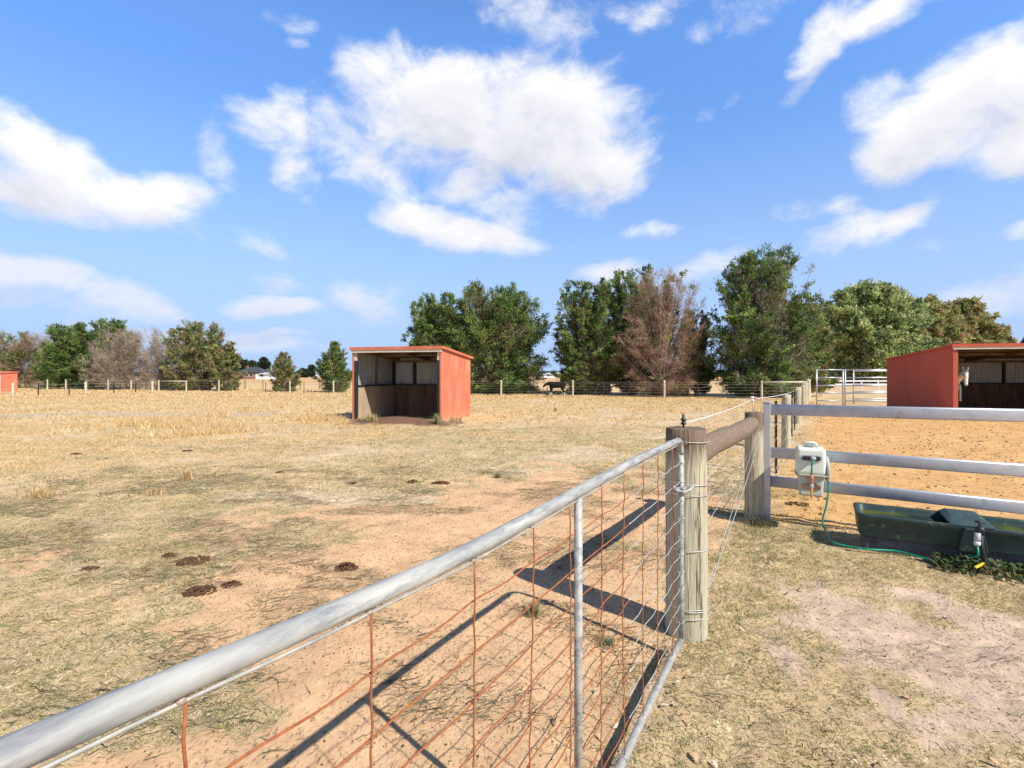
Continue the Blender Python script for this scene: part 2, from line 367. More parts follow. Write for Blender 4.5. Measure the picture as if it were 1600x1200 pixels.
n1 = nz(3, 10, .75); r1 = ramp(nt, [(.3, (.80, .80, .79)), (.7, (1.12, 1.12, 1.13))]); L(n1.outputs[0], r1.inputs[0])
n2 = nz(55, 4, .7, (1, .45, 1)); r2 = ramp(nt, [(.33, (.36, .34, .32)), (.43, (.95, .95, .95)), (.75, (1.12, 1.12, 1.12))]); L(n2.outputs[0], r2.inputs[0])
col = mul(mul(a.outputs['Color'], r1.outputs[0]), r2.outputs[0])
def fleck(col, scale, stretch, c_, t0, t1, patch_scale, seed):
    n = nz(scale, 3, .5, stretch); p_ = nz(patch_scale, 5, .7)
    f = nt.nodes.new('ShaderNodeMapRange'); L(n.outputs[0], f.inputs[0]); f.inputs[1].default_value = t0; f.inputs[2].default_value = t1
    pf = nt.nodes.new('ShaderNodeMapRange'); L(p_.outputs[0], pf.inputs[0]); pf.inputs[1].default_value = .42; pf.inputs[2].default_value = .60
    m1 = nt.nodes.new('ShaderNodeMath'); m1.operation = 'MULTIPLY'; L(f.outputs[0], m1.inputs[0]); L(pf.outputs[0], m1.inputs[1])
    m2 = nt.nodes.new('ShaderNodeMath'); m2.operation = 'MULTIPLY'; L(m1.outputs[0], m2.inputs[0]); L(a.outputs['Alpha'], m2.inputs[1])
    mx = nt.nodes.new('ShaderNodeMix'); mx.data_type = 'RGBA'; L(m2.outputs[0], mx.inputs[0]); L(col, mx.inputs[6]); mx.inputs[7].default_value = (*c_, 1); return mx.outputs[2]
col = fleck(col, 60, (.35, 1.6, 1), (.23, .17, .09), .54, .60, 2.2, 0)
col = fleck(col, 75, (1.5, .4, 1), (.80, .68, .46), .57, .62, 2.6, 1)
col = fleck(col, 48, (.9, 1.2, 1), (.36, .33, .15), .58, .63, 1.6, 2)
L(col, b.inputs['Base Color']); b.inputs['Roughness'].default_value = .95; b.inputs['Specular IOR Level'].default_value = .15
n3 = nz(38, 8, .75); bp = nt.nodes.new('ShaderNodeBump'); bp.inputs['Strength'].default_value = .7; bp.inputs['Distance'].default_value = .02
L(n3.outputs[0], bp.inputs['Height']); L(bp.outputs[0], b.inputs['Normal'])
g = npmesh('ground', np.stack([X, Y, Z], -1).reshape(-1, 3), [quads], gm, None, soil(X, Y).reshape(-1, 4), True)
tag(g, 'dry sandy paddock ground with worn bare patches running to the horizon', None, None, 'structure')

# ------------------------------------------------------------------ grass
rng = np.random.default_rng(11)
GREEN = np.array([(.26, .29, .10), (.40, .37, .16), (.15, .17, .06), (.54, .45, .24), (.66, .51, .27)])
DRY = np.array([(.74, .53, .26), (.84, .65, .36), (.56, .38, .17), (.66, .50, .28), (.40, .29, .14)])
CREEP = np.array([(.09, .085, .05), (.17, .16, .09), (.30, .31, .19), (.05, .045, .03), (.46, .42, .28)])
def blades(name, P, length, width, tilt, pal, label, bend=.5, az=None, pw=None):
    n = len(P)
    az = rng.uniform(0, 2 * np.pi, n) if az is None else az
    L_ = length * rng.uniform(.5, 1.25, n); W_ = width * rng.uniform(.7, 1.3, n)
    ti = np.clip(rng.normal(tilt, .25, n), .05, 1.5)
    d = np.stack([np.cos(az) * np.sin(ti), np.sin(az) * np.sin(ti), np.cos(ti)], -1)
    ra = rng.uniform(0, 2 * np.pi, n); sdv = np.stack([np.cos(ra), np.sin(ra), np.zeros(n)], -1)
    sdv = sdv - d * (sdv * d).sum(1)[:, None]; sdv /= np.linalg.norm(sdv, axis=1)[:, None] + 1e-6
    mid = P + d * (L_ * .55)[:, None]
    d2 = d.copy(); d2[:, 2] -= bend * rng.uniform(.2, 1, n); d2 /= np.linalg.norm(d2, axis=1)[:, None]
    tip = mid + d2 * (L_ * .5)[:, None]
    gz = relief(tip[:, 0], tip[:, 1]); tip[:, 2] = np.maximum(tip[:, 2], gz + .003)
    w = sdv * (W_ * .5)[:, None]
    V = np.stack([P - w, P + w, mid + w * .8, mid - w * .8, tip], 1).reshape(-1, 3)
    b0 = np.arange(n) * 5
    q = np.stack([b0, b0 + 1, b0 + 2, b0 + 3], -1); t = np.stack([b0 + 3, b0 + 2, b0 + 4], -1)
    ci = rng.choice(len(pal), n, p=pw); c = pal[ci] * rng.uniform(.8, 1.2, n)[:, None]
    o = npmesh(name, V, [q, t], M['straw'], None, np.repeat(c, 5, 0))
    tag(o, label, None, None, 'stuff'); return o
def scatter(n, x0, x1, y0, y1, dens):
    x = rng.uniform(x0, x1, n); y = rng.uniform(y0, y1, n)
    keep = rng.uniform(0, 1, n) < dens(x, y); x = x[keep]; y = y[keep]
    return np.stack([x, y, relief(x, y) - .002], -1)
def clump(P, k, r):
    Q = np.repeat(P, k, 0); Q[:, :2] += rng.normal(0, r, (len(Q), 2)); Q[:, 2] = relief(Q[:, 0], Q[:, 1]) - .002; return Q
def in_shed(x, y):
    c, s = math.cos(SROT), math.sin(SROT); dx = x - SHED.x; dy = y - SHED.y
    lx = dx * c + dy * s; ly = -dx * s + dy * c
    return (lx > 0) & (lx < 3.4) & (ly > .1) & (ly < 3.0)
def view(x, y, m=.3): return (np.abs(x) < y * 1.05 + 1.5)
# densities
def d_green(x, y):
    k = masks(x, y); t = sst(.38, .62, fbm(x, y, .33, 101, 4))
    d = k['pad'] * (1 - k['bare'] * .93) * (1 - k['gold'] * .8) * (.25 + .75 * t) + k['yard'] * (1 - k['pink'] * .88) * (.5 + .5 * t)
    return d * (1 - k['earth']) * (1 - .6 * k['tracks']) * (1 - k['grey'] * .6) * view(x, y)
def d_dry(x, y):
    k = masks(x, y); t = sst(.42, .60, fbm(x, y, .45, 131, 4))
    d = k['pad'] * (1 - k['bare']) * (.15 + .85 * k['gold']) * (.25 + .75 * t) + k['yard'] * (1 - k['pink']) * .25 * t
    return d * (1 - k['earth']) * (1 - .5 * k['tracks']) * (1 - k['grey'] * .8) * view(x, y) * (1 - in_shed(x, y))
near_g = clump(scatter(95000, -7, 7, 1.7, 6.5, d_green), 4, .018)
mid_g = clump(scatter(90000, -17, 10, 6.5, 16, d_green), 3, .03)
far_g = clump(scatter(26000, -38, 18, 16, 38, lambda x, y: d_green(x, y) * .8), 3, .05)
pwg = [.22, .26, .17, .2, .15]
blades('green_grass', near_g, .030, .0034, .95, GREEN, 'short thin green and straw grass around the gate and water trough', .6, pw=pwg)
blades('green_grass', mid_g, .045, .008, 1.1, GREEN, 'olive short grass over the middle of the paddock', .5, pw=pwg)
blades('green_grass', far_g, .07, .018, 1.0, GREEN, 'sparse greenish grass in the far paddock', .5, pw=pwg)
near_d = clump(scatter(36000, -7, 7, 1.7, 7, d_dry), 3, .02)
mid_d = clump(scatter(60000, -18, 9, 7, 17, d_dry), 4, .035)
far_d = clump(scatter(52000, -42, 18, 17, 37, d_dry), 3, .06)
far_d2 = clump(scatter(26000, -55, 8, 36, 58, lambda x, y: d_dry(x, y)), 2, .1)
blades('dry_grass', near_d, .04, .003, 1.1, DRY, 'fine straw coloured dead grass near the gate', .6)
blades('dry_grass', mid_d, .07, .007, .85, DRY, 'golden dead grass tufts before the red shelter', .5)
blades('dry_grass', far_d, .11, .018, .75, DRY, 'golden dried off grass of the far paddock', .5)
blades('dry_grass', far_d2, .15, .04, .8, DRY, 'pale golden grass along the tree line', .5)
# taller dry stand left of the shelter
tall = clump(scatter(9000, -17, -5.5, 13, 22, lambda x, y: sst(.48, .62, fbm(x, y, 1.1, 151, 4)) * (1 - in_shed(x, y)) * sst(-.2, .6, 1.0 - ell(x, y, -10.3, 17.4, 5.2, 3.4) + (fbm(x, y, 1.6, 152, 3) - .5) * 1.6)), 7, .05)
blades('tall_dry_grass', tall, .25, .010, .50, DRY * 1.08, 'taller golden standing grass left of the middle shelter', .35)
# creeping stems lying on the soil
def d_creep(x, y):
    k = masks(x, y); t = sst(.47, .62, fbm(x * .8 + y * .5, y, .5, 171, 4))
    return (k['pad'] * (.10 + .9 * t) * (1 - .6 * k['bare'] * (1 - t)) + k['yard'] * .25 * t) * view(x, y)
cr = scatter(110000, -7, 6, 1.7, 8.5, d_creep); cr[:, 2] += .004
blades('creeping_grass', cr, .075, .0022, 1.45, CREEP, 'dark wiry creeping grass runners lying on the bare soil', .1, az=rng.normal(.55, .55, len(cr)) + np.pi * rng.integers(0, 2, len(cr)))
cr2 = clump(scatter(9000, -6, 5, 1.7, 8, lambda x, y: d_creep(x, y) ** 1.5), 5, .03)
blades('creeping_grass', cr2, .028, .003, 1.2, CREEP[:3], 'grey green grass leaves sprouting from the creeping runners', .3)
def runners(name, P, length, width, az, pal, label, k=7):
    n = len(P); V = []; c = P.copy(); L_ = length * rng.uniform(.4, 1.5, n); a = az.copy(); W_ = width * rng.uniform(.7, 1.4, n)
    for i in range(k + 1):
        s_ = np.stack([-np.sin(a), np.cos(a), np.zeros(n)], -1); z = relief(c[:, 0], c[:, 1]) + .004 + .007 * np.abs(np.sin(i * 1.9 + P[:, 0] * 40)); c[:, 2] = z
        w = (W_ * (1 - .7 * i / k) / 2)[:, None]; V += [c - s_ * w, c + s_ * w + np.array([0, 0, .0015])]
        a = a + rng.normal(0, .22, n); c = c + np.stack([np.cos(a), np.sin(a), np.zeros(n)], -1) * (L_ / k)[:, None]
    V = np.stack(V, 1).reshape(-1, 3); b0 = np.arange(n) * 2 * (k + 1)
    Q = np.concatenate([np.stack([b0 + 2 * i, b0 + 2 * i + 1, b0 + 2 * i + 3, b0 + 2 * i + 2], -1) for i in range(k)])
    cc = pal[rng.integers(0, len(pal), n)] * rng.uniform(.7, 1.2, n)[:, None]
    tag(npmesh(name, V, [Q], M['straw'], None, np.repeat(cc, 2 * (k + 1), 0)), label, None, None, 'stuff')
RUN = np.array([(.06, .052, .03), (.12, .105, .06), (.22, .19, .11), (.30, .27, .15), (.50, .42, .27)])
ru = scatter(60000, -7, 6, 1.7, 9, lambda x, y: d_creep(x, y) * .9); sgn = np.pi * rng.integers(0, 2, len(ru))
az_ = np.where(right_of_side(ru[:, 0], ru[:, 1]) > 0, -.45, .42) + rng.normal(0, .38, len(ru)) + sgn
runners('grass_runners', ru, .11, .0034, az_, RUN, 'long dark creeping grass runners crossing the bare soil')
# yard edge: greener at the posts and under the fence
def d_edge(x, y):
    a_ = np.exp(-((right_of_side(x, y) - .15) / .35) ** 2) * (y > 2.6) * (y < 7.5)
    b_ = np.exp(-((beyond_steel(x, y) + .15) / .4) ** 2) * (x > 2.3) * (x < 5.5)
    return np.clip(a_ * .9 + b_ * .9, 0, 1) * sst(.35, .6, fbm(x, y, .4, 191, 3))
eg = clump(scatter(9000, .8, 6, 2.2, 8, d_edge), 5, .025)
blades('green_grass', eg, .06, .004, .75, GREEN, 'longer green grass tufts along the fence posts', .5, pw=[.35, .3, .2, .1, .05])
# sand clods on the arena and grit
def clods(name, n, dens, rect, size, cols, label, mat='straw'):
    x = rng.uniform(rect[0], rect[1], n); y = rng.uniform(rect[2], rect[3], n); kk = rng.uniform(0, 1, n) < dens(x, y); x = x[kk]; y = y[kk]; n = len(x)
    oc = np.array([(1, 0, 0), (0, 1, 0), (-1, 0, 0), (0, -1, 0), (0, 0, .8)], float)
    s = size * rng.uniform(.3, 1.3, n) ** 1.5
    V = oc[None] * s[:, None, None] * rng.uniform(.6, 1.4, (n, 5, 1)); ra = rng.uniform(0, 6.28, n)
    Vx = V[..., 0] * np.cos(ra)[:, None] - V[..., 1] * np.sin(ra)[:, None]; Vy = V[..., 0] * np.sin(ra)[:, None] + V[..., 1] * np.cos(ra)[:, None]
    V[..., 0] = Vx + x[:, None]; V[..., 1] = Vy + y[:, None]; V[..., 2] += relief(x, y)[:, None]
    b0 = np.arange(n) * 5; T = np.concatenate([np.stack([b0 + i, b0 + (i + 1) % 4, b0 + 4], -1) for i in range(4)])
    c = np.array(cols)[rng.integers(0, len(cols), n)]
    o = npmesh(name, V.reshape(-1, 3), [T], M['straw'], None, np.repeat(c, 5, 0)); tag(o, label, None, None, 'stuff')
clods('sand_clods', 26000, lambda x, y: masks(x, y)['arena'] * .8, (2.5, 22, 4, 24), .022, [(.62, .34, .14), (.55, .30, .13), (.72, .44, .2), (.24, .14, .07)], 'loose orange sand clods in the horse yard')
clods('soil_crumbs', 40000, lambda x, y: (masks(x, y)['bare'] + masks(x, y)['pink']) * .7, (-4, 6, 1.7, 7.5), .0055, [(.66, .46, .3), (.5, .34, .22), (.3, .2, .13), (.14, .10, .07)], 'soil crumbs and grit on the bare ground by the gate')

# ------------------------------------------------------------------ farm gate
G0 = Vector((.966, 2.89, 0)); GD = Vector((-.507, -.862, 0)).normalized()
def G(s, z, off=0): 
    p = G0 + GD * s; n = Vector((-GD.y, GD.x, 0)); return Vector((p.x, p.y, z)) + n * off
gate = thing('farm_gate', 'galvanised pipe farm gate with rusty wire mesh, swung across the foreground', 'gate', G(0, 0))
TZ, BZ, GL = 1.232, .085, 3.62
def tz(s): return float(np.interp(s, [0, .30, .76, 1.48, 2.095, 2.45, 2.67, 2.81, 3.62], [1.232, 1.236, 1.240, 1.231, 1.217, 1.232, 1.243, 1.252, 1.290]))   # the rail is bent
def tz_(s): return sum(tz(s + k * .06) for k in range(-3, 4)) / 7
mb = MB()
path = [G(GL - .08, tz_(GL))] + [G(s, tz_(s)) for s in np.linspace(GL - .3, .2, 36)]
path += [G(.09 - .0 + .075 * math.cos(a) - .0, TZ - .075 + .075 * math.sin(a)) for a in []]
rc = .085
path += [G(rc - rc * math.sin(a), TZ - rc + rc * math.cos(a)) for a in np.linspace(0, math.pi / 2, 9)]
mb.tube(path, [.0180] * (len(path) - 9) + list(np.linspace(.0180, .0160, 9)), 28)
mb.build('top_rail', M['galv'], gate, True)
mb = MB(); mb.tube([G(0, TZ - rc + .002), G(0, .8), G(0, .4), G(0, BZ)], .0155, 18)
mb.build('hinge_stile', M['galv'], gate, True)
mb = MB(); mb.tube([G(s, BZ + .004 * math.sin(s * 4)) for s in np.linspace(-.016, GL, 16)], .0175, 18)
mb.build('bottom_rail', M['galv_dull'], gate, True)
mb = MB(); mb.tube([G(GL, tz_(GL) - .01), G(GL, BZ)], .0165, 14); mb.build('latch_stile', M['galv'], gate, True)
mb = MB(); mb.tube([G(1.49, tz_(1.49) - .014), G(1.49, BZ + .01)], .0135, 16); mb.build('centre_upright', M['galv'], gate, True)
mb = MB(); mb.tube([G(s, tz_(s) - .0245 + .0012 * math.sin(s * 17), .004) for s in np.linspace(.1, GL - .1, 40)], .0030, 8)
mb.build('selvedge_wire', M['galv_dull'], gate, True)
dl = [2.7, 2.436, 2.217, 1.987, 1.776, 1.545, 1.33, 1.10, .843, .592, .35, .1, -.13]
random.seed(3)
mr = MB(); mw = MB()
vs_s = [(2.89 - d) / .862 for d in dl]
hz_ = [1.10, .99, .885, .78, .675, .575, .475, .38, .285, .19]
for i, s in enumerate(vs_s):
    k = 24
    ph = random.uniform(0, 6)
    pts = []
    for j in range(k + 1):
        z = tz_(s) - .026 - (tz_(s) - .026 - BZ) * j / k
        kink = (.0025 if i < 8 else .0012) * math.sin(z * 57 + ph) + random.uniform(-.0008, .0008) + (.012 if i in (3, 6) else .004 if i < 8 else .0012) * math.sin(z * 5 + ph)
        pts.append(G(s + kink, z, .004 + .003 * math.sin(z * 57)))
    mr.tube(pts, .0021, 7)
for h in hz_:
    ph = random.uniform(0, 6); sag = random.uniform(-.006, .006)
    def hp(s, h=h, ph=ph, sag=sag):
        w = .0025 * math.sin(s * 2 * math.pi / .265 + ph) + sag * .5 * math.sin(s * 1.7 + ph) + .0015 * math.sin(s * 9 + ph)
        return G(s, h + w, -.002 + .003 * math.sin(s * 24))
    mw.tube([hp(s) for s in np.linspace(.0, .95, 40)], .0019, 6)
    mr.tube([hp(s) for s in np.linspace(.955, GL - .02, 110)], .0021, 7)
mr.build('rusty_wire_mesh', M['rust'], gate, True)
for s in vs_s:
    mb = MB(); mb.ball(G(s + .004, tz_(s) - .021, .003), (.007, .007, .006), None, 8, 6); mb.ball(G(s - .006, tz_(s) - .019, .001), (.006, .006, .005), None, 8, 6); mb.build('weld_bead', M['weld'], gate, True)
mw.build('wire_mesh', M['wire'], gate, True)
# wire ties on the stile and the bottom rail
for h in hz_: mt = MB(); mt.tube([G(.0 + .020 * math.cos(a), h + .008 * math.sin(a * .5), .020 * math.sin(a)) for a in np.linspace(0, 2 * math.pi, 10)], .0018, 5); mt.build('tie_wire', M['wire'], gate, True)
for s in vs_s: mt = MB(); mt.tube([G(s, BZ + .021 * math.sin(a), .021 * math.cos(a)) for a in np.linspace(0, 2 * math.pi, 10)], .0018, 5); mt.build('tie_wire', M['wire'], gate, True)
# hinge
hz = .955
mb = MB(); mb.tube([G(.0 + .024 * math.cos(a), hz, .024 * math.sin(a)) for a in np.linspace(R(20), R(340), 18)], .008, 8)
hb = G(0, hz); tgt = GP + Vector((0, 0, hz)); dr = (tgt - hb).normalized()
mb.tube([hb + Vector((-.05, .0, .012)), hb + Vector((-.03, -.028, -.012)), hb + Vector((.01, -.034, -.016)), hb + Vector((.045, -.02, -.006)), hb + Vector((.075, .02, .006))], .0095, 10)
mb.build('hinge_strap', M['galv'], gate, True)

# ------------------------------------------------------------------ post and rail strainer fence on the side line
fence = thing('post_and_wire_fence', 'round timber post and wire fence from the gate post to the back corner', 'fence', GP)
def wpost(base, r, h, mat, name='post', k=28, lean=(0, 0), par=None, world=True, rough=.006, oldtop=None):
    mb = MB(); pts = []; vs = []; n = 14
    ph = random.uniform(0, 9)
    for i in range(n + 1):
        z = -.15 + (h + .15) * i / n
        for j in range(k):
            a = 2 * math.pi * j / k
            rr = r * (1 - .03 * z / h) + rough * (math.sin(3 * a + ph + z * 1.5) * .5 + math.sin(7 * a + ph * 2 + z * 4) * .25 + random.uniform(-.15, .15))
            if i == n: rr -= .003
            vs.append((base.x + lean[0] * z + rr * math.cos(a), base.y + lean[1] * z + rr * math.sin(a), z + (random.uniform(-.004, .004) if i == n else 0)))
    c = len(vs); vs.append((base.x + lean[0] * h, base.y + lean[1] * h, h + .004))
    fs = [(i * k + j, i * k + (j + 1) % k, (i + 1) * k + (j + 1) % k, (i + 1) * k + j) for i in range(n) for j in range(k)]
    mb.add(vs, fs, True); mb.f += [(n * k + j, n * k + (j + 1) % k, c) for j in range(k)]; mb.sm += [False] * k
    return mb.build(name, mat, par, world)
# post material variant with darker weathered head
def headmat(name, top):
    m = M['post'].copy(); m.name = name; nt = m.node_tree; L = nt.links.new
    b = [n for n in nt.nodes if n.type == 'BSDF_PRINCIPLED'][0]; src = b.inputs['Base Color'].links[0].from_socket
    tc = [n for n in nt.nodes if n.type == 'TEX_COORD'][0]
    sp = nt.nodes.new('ShaderNodeSeparateXYZ'); L(tc.outputs['Object'], sp.inputs[0])
    n = nt.nodes.new('ShaderNodeTexNoise'); n.inputs['Scale'].default_value = 3
    mp = nt.nodes.new('ShaderNodeMapping'); mp.inputs['Scale'].default_value = (12, 12, .6); L(tc.outputs['Object'], mp.inputs[0]); L(mp.outputs[0], n.inputs['Vector'])
    ma = nt.nodes.new('ShaderNodeMath'); ma.operation = 'MULTIPLY_ADD'; L(n.outputs[0], ma.inputs[0]); ma.inputs[1].default_value = .34; L(sp.outputs['Z'], ma.inputs[2])
    r = ramp(nt, [(0, (0, 0, 0)), (1, (1, 1, 1))]); mr_ = nt.nodes.new('ShaderNodeMapRange'); L(ma.outputs[0], mr_.inputs[0]); mr_.inputs[1].default_value = top + .02; mr_.inputs[2].default_value = top + .14
    mx = nt.nodes.new('ShaderNodeMix'); mx.data_type = 'RGBA'; L(mr_.outputs[0], mx.inputs[0]); L(src, mx.inputs[6]); mx.inputs[7].default_value = (.17, .12, .08, 1)
    L(mx.outputs[2], b.inputs['Base Color']); return m
gpo = wpost(GP, .127, 1.265, headmat('gate_post_pine', 1.20), 'gate_post', 48, par=fence, rough=.008)
bpo = wpost(BP, .098, 1.185, headmat('brace_post_pine', 1.10), 'post', 32, par=fence)
# wire wraps on the gate post
def wrap(z0, z1, r, n=40, base=GP, tr=.0022):
    return [(base.x + r * math.cos(a), base.y + r * math.sin(a), z0 + (z1 - z0) * k / n + .004 * math.sin(a * 2)) for k, a in enumerate(np.linspace(0, 2 * math.pi, n + 1))]
for z, dz in ((1.185, .006), (.945, -.02), (.865, .0), (.52, .01), (.155, .02), (.165, -.01), (.075, .05)):
    mb = MB(); mb.tube(wrap(z, z + dz, .1335), .0024, 6)
    mb.build('wire_band', M['wire'], gpo).location = (-fence.location.x, -fence.location.y, 0)
# bolt insulator on top
mb = MB(); T = Matrix.Translation((GP.x - .02, GP.y, 1.265))
mb.lathe([(.006, 0), (.006, .02), (.016, .022), (.016, .034), (.009, .037), (.009, .044), (.017, .046), (.017, .058), (.008, .062), (.008, .085), (.003, .088)], T, 14)
mb.build('bolt_insulator', M['black'], gpo).location = (-fence.location.x, -fence.location.y, 0)
# brace rail
mb = MB(); A = GP + SD * .115 + Vector((0, 0, 1.075)); B = BP + SD * .03 + Vector((-.0, -.0, 1.055)) + Vector((-.02, 0, 0))
A2 = A; off = Vector((SD.y, -SD.x, 0)) * -.0
pts = [A.lerp(B, t) + Vector((0, 0, .008 * math.sin(t * 7))) for t in np.linspace(0, 1, 16)]
pts = pts[:-1]
pts += [B - SD * .10, B - SD * .075, B - SD * .06]
mb.tube(pts, [.086 + .003 * math.sin(i * 1.3) for i in range(15)] + [.083, .07, .045], 26)
mb.build('brace_rail', M['bark_rail'], fence, True)
# diagonal and line wires
mb = MB()
w0 = BP + Vector((.06, -.10, 1.04)); w1 = GP + Vector((.12, .04, .12))
mb.tube([w0, w0.lerp(w1, .5) + Vector((.012, 0, 0)), w1, GP + Vector((.10, -.09, .09))], .0030, 7)
mb.tube([w0 + Vector((-.02, .05, 0)), w1 + Vector((.01, .05, -.02))], .0022, 6)
for z0, z1 in ((.86, .98), (.52, .74)): mb.tube([GP + Vector((.1, .09, z0)), BP + Vector((-.09, -.07, z1))], .0017, 5)
mb.tube([BP + Vector((-.09, 0, .95)), BP + Vector((-.20, -.06, .93)), BP + Vector((-.27, -.12, .96))], .0022, 6)
mb.tube([BP + Vector((-.1, 0, 1.05)), BP + Vector((-.16, -.03, 1.09)), BP + Vector((-.10, -.08, 1.10))], .0022, 6)
mb.tube([BP + Vector((-.08, 0, 1.02)), BP + Vector((-.5, -.5, 1.02)), BP + Vector((-.62, -.62, 1.03))], .0022, 5)
for q in range(5): mb.tube([BP + Vector((-.5 - .07 * q + .03 * math.cos(a), -.5 - .08 * q, 1.02 + .03 * math.sin(a))) for a in np.linspace(0, 6.28, 10)], .002, 5)
mb.build('brace_wire', M['wire'], fence, True)
ts = [(6.4, .095, 1.17), (13.0, .12, 1.2), (19.4, .09, 1.15), (22.3, .11, 1.2), (26.5, .085, 1.2), (31.75, .13, 1.32), (37, .09, 1.3), (42, .09, 1.3), (47, .09, 1.3)]
for t, r, h in ts:
    wpost(side_pt(t), r, h, M['post'] if t < 25 else M['post_far'], 'post', 14, par=fence)
for t in (3.25, 8.9, 10.6, 15.2, 17.3, 24.6, 29): 
    p = side_pt(t); mb = MB()
    for a in (0, 2.09, 4.19): mb.box((-.003, 0, -.2), (.003, .024, 1.17), Matrix.Translation(p) @ Matrix.Rotation(a, 4, 'Z'))
    mb.build('star_picket', M['picket'], fence, True)
mb = MB()
for z in (.2, .42, .64, .86, 1.02):
    pts = [side_pt(t) + Vector((.06, -.04, z + .01 * math.sin(t))) for t in np.linspace(0, 31.6, 24)]
    mb.tube(pts, .0025, 5)
pa = side_pt(29.5); pc = side_pt(31.7)
mb.build('line_wire', M['wire'], fence, True)
# insulator stand-off on the brace post
mb = MB(); q = BP + Vector((-.01, 0, 1.185))
mb.tube([q + Vector((0, 0, -.03)), q + Vector((.002, 0, .13))], .004, 7)
so = mb.build('standoff_rod', M['wire'], fence, True)
mb = MB(); mb.lathe([(.012, 0), (.024, .006), (.024, .02), (.013, .026), (.013, .034), (.022, .04), (.020, .052), (.006, .058)], Matrix.Translation(q + Vector((-.012, 0, .12))), 12)
mb.build('white_insulator', M['white'], fence, True)
mb = MB(); mb.box((.008, -.014, .135), (.034, .014, .172), Matrix.Translation(q)); mb.build('red_insulator_clip', M['salmon'], fence, True, .004)
# electric rope
def cat(a, b, sag, n=14): return [a.lerp(b, t) - Vector((0, 0, sag * 4 * t * (1 - t))) for t in np.linspace(0, 1, n)]
r0 = GP + Vector((0, 0, 1.30)); r1 = BP + Vector((-.01, 0, 1.335)); r2 = side_pt(22.3) + Vector((0, 0, 1.22)); r3 = side_pt(31.75) + Vector((0, 0, 1.35))
mb = MB(); mb.tube(cat(r0, r1, .02), .0035, 6); mb.tube(cat(r1, r2, .14, 20), .005, 6); mb.tube(cat(r2, r3, .05), .006, 6)
o = mb.build('electric_rope', M['white']); tag(o, 'white electric fence rope strung from the gate post over the red and white insulator', 'fence rope')

# ------------------------------------------------------------------ back fence
bf = thing('wire_fence', 'long fence of pale timber posts and thin wires in front of the trees', 'fence', (0, 39, 0))
random.seed(8)
pu = [(1190, 1.22), (1038, 1.22), (895, 1.22), (783, 1.2), (655, 1.2), (521, 1.1), (453, 1.05), (342, 1.1), (291, 1.05), (248, 1.1), (205, 1.05), (169, 1.1), (135, 1.1), (103, 1.1), (74, 1.1)]
def lined(u): k = (u - 800) / F; return 39.22 / (1 + .335 * k)
for u, h in pu:
    d = lined(u); wpost(dp(u, d), .075, h, M['post_far'], 'post', 8, par=bf)
mb = MB(); mk = []
for u in (1137, 1090, 975, 943, 855, 840, 720, 610, 570, 475, 430, 415, 372, 355, 318, 270, 228, 188, 152, 118):
    p = dp(u, lined(u)); mb = MB(); mb.box((-.02, -.02, -.2), (.02, .02, 1.02 + random.uniform(-.1, .1)), Matrix.Translation(p)); mb.build('star_picket', M['picket'], bf, True)
mb = MB()
for z in (.15, .35, .55, .75, .95, 1.08):
    mb.tube([Vector((x, backline(x) - .08, z)) for x in np.linspace(-46, 19, 30)], .004, 4)
mb.build('line_wire', M['wire'], bf, True)
# timber brace rails by the right-hand corner and on the left
mb = MB(); a_ = dp(1191, lined(1191), 1.12); c_ = side_pt(31.75) + Vector((-.1, 0, 1.14)); mb.tube([a_, c_], .07, 10)
mb.build('brace_rail', M['post_far'], bf, True)
mb = MB(); mb.tube([dp(252, lined(252), .98), dp(291, lined(291), .98)], .05, 8); mb.build('brace_rail', M['post_far'], bf, True)
# rear fence beyond the trees
rf = thing('rear_fence', 'second post and wire fence in the dry field behind the row of trees', 'fence', (0, 46, 0))
for i, x in enumerate(np.arange(-60, 22, 2.45)):
    y = backline(x) + 8.5; p = Vector((x, y, 0)); mb = MB()
    if i % 4 == 0: wpost(p, .09, 1.15, M['post_old'], 'post', 8, par=rf)
    else: mb.box((-.025, -.025, -.2), (.025, .025, 1.0 + random.uniform(-.12, .12)), Matrix.Translation(p) @ Matrix.Rotation(random.uniform(-.05, .05), 4, 'Y')); mb.build('star_picket', M['picket'], rf, True)
mb = MB()
for z in (.3, .6, .9): mb.tube([Vector((x, backline(x) + 8.45, z)) for x in np.linspace(-60, 22, 24)], .005, 4)
mb.build('line_wire', M['wire'], rf, True)
# left return fence
lf = thing('side_fence', 'short run of posts and wire at far left in front of the small red shed', 'fence', (-37, 42, 0))
lp = [(-40, 623), (20, 619), (60, 617.5), (108, 616.8), (134, 615), (178, 614.3), (212, 613), (238, 612)]
pts = []
for i, (u, v) in enumerate(lp):
    p = gp(u, v); pts.append(p)
    if u in (60, 108, 178, 212): mb = MB(); mb.box((-.03, -.03, -.2), (.03, .03, .95), Matrix.Translation(p)); mb.build('star_picket', M['picket'], lf, True)
    else: wpost(p, .10, 1.0, M['post_far'], 'post', 8, par=lf)
mb = MB()
for z in (.3, .6, .85): mb.tube([p + Vector((0, 0, z)) for p in pts], .006, 4)
mb.build('line_wire', M['wire'], lf, True)

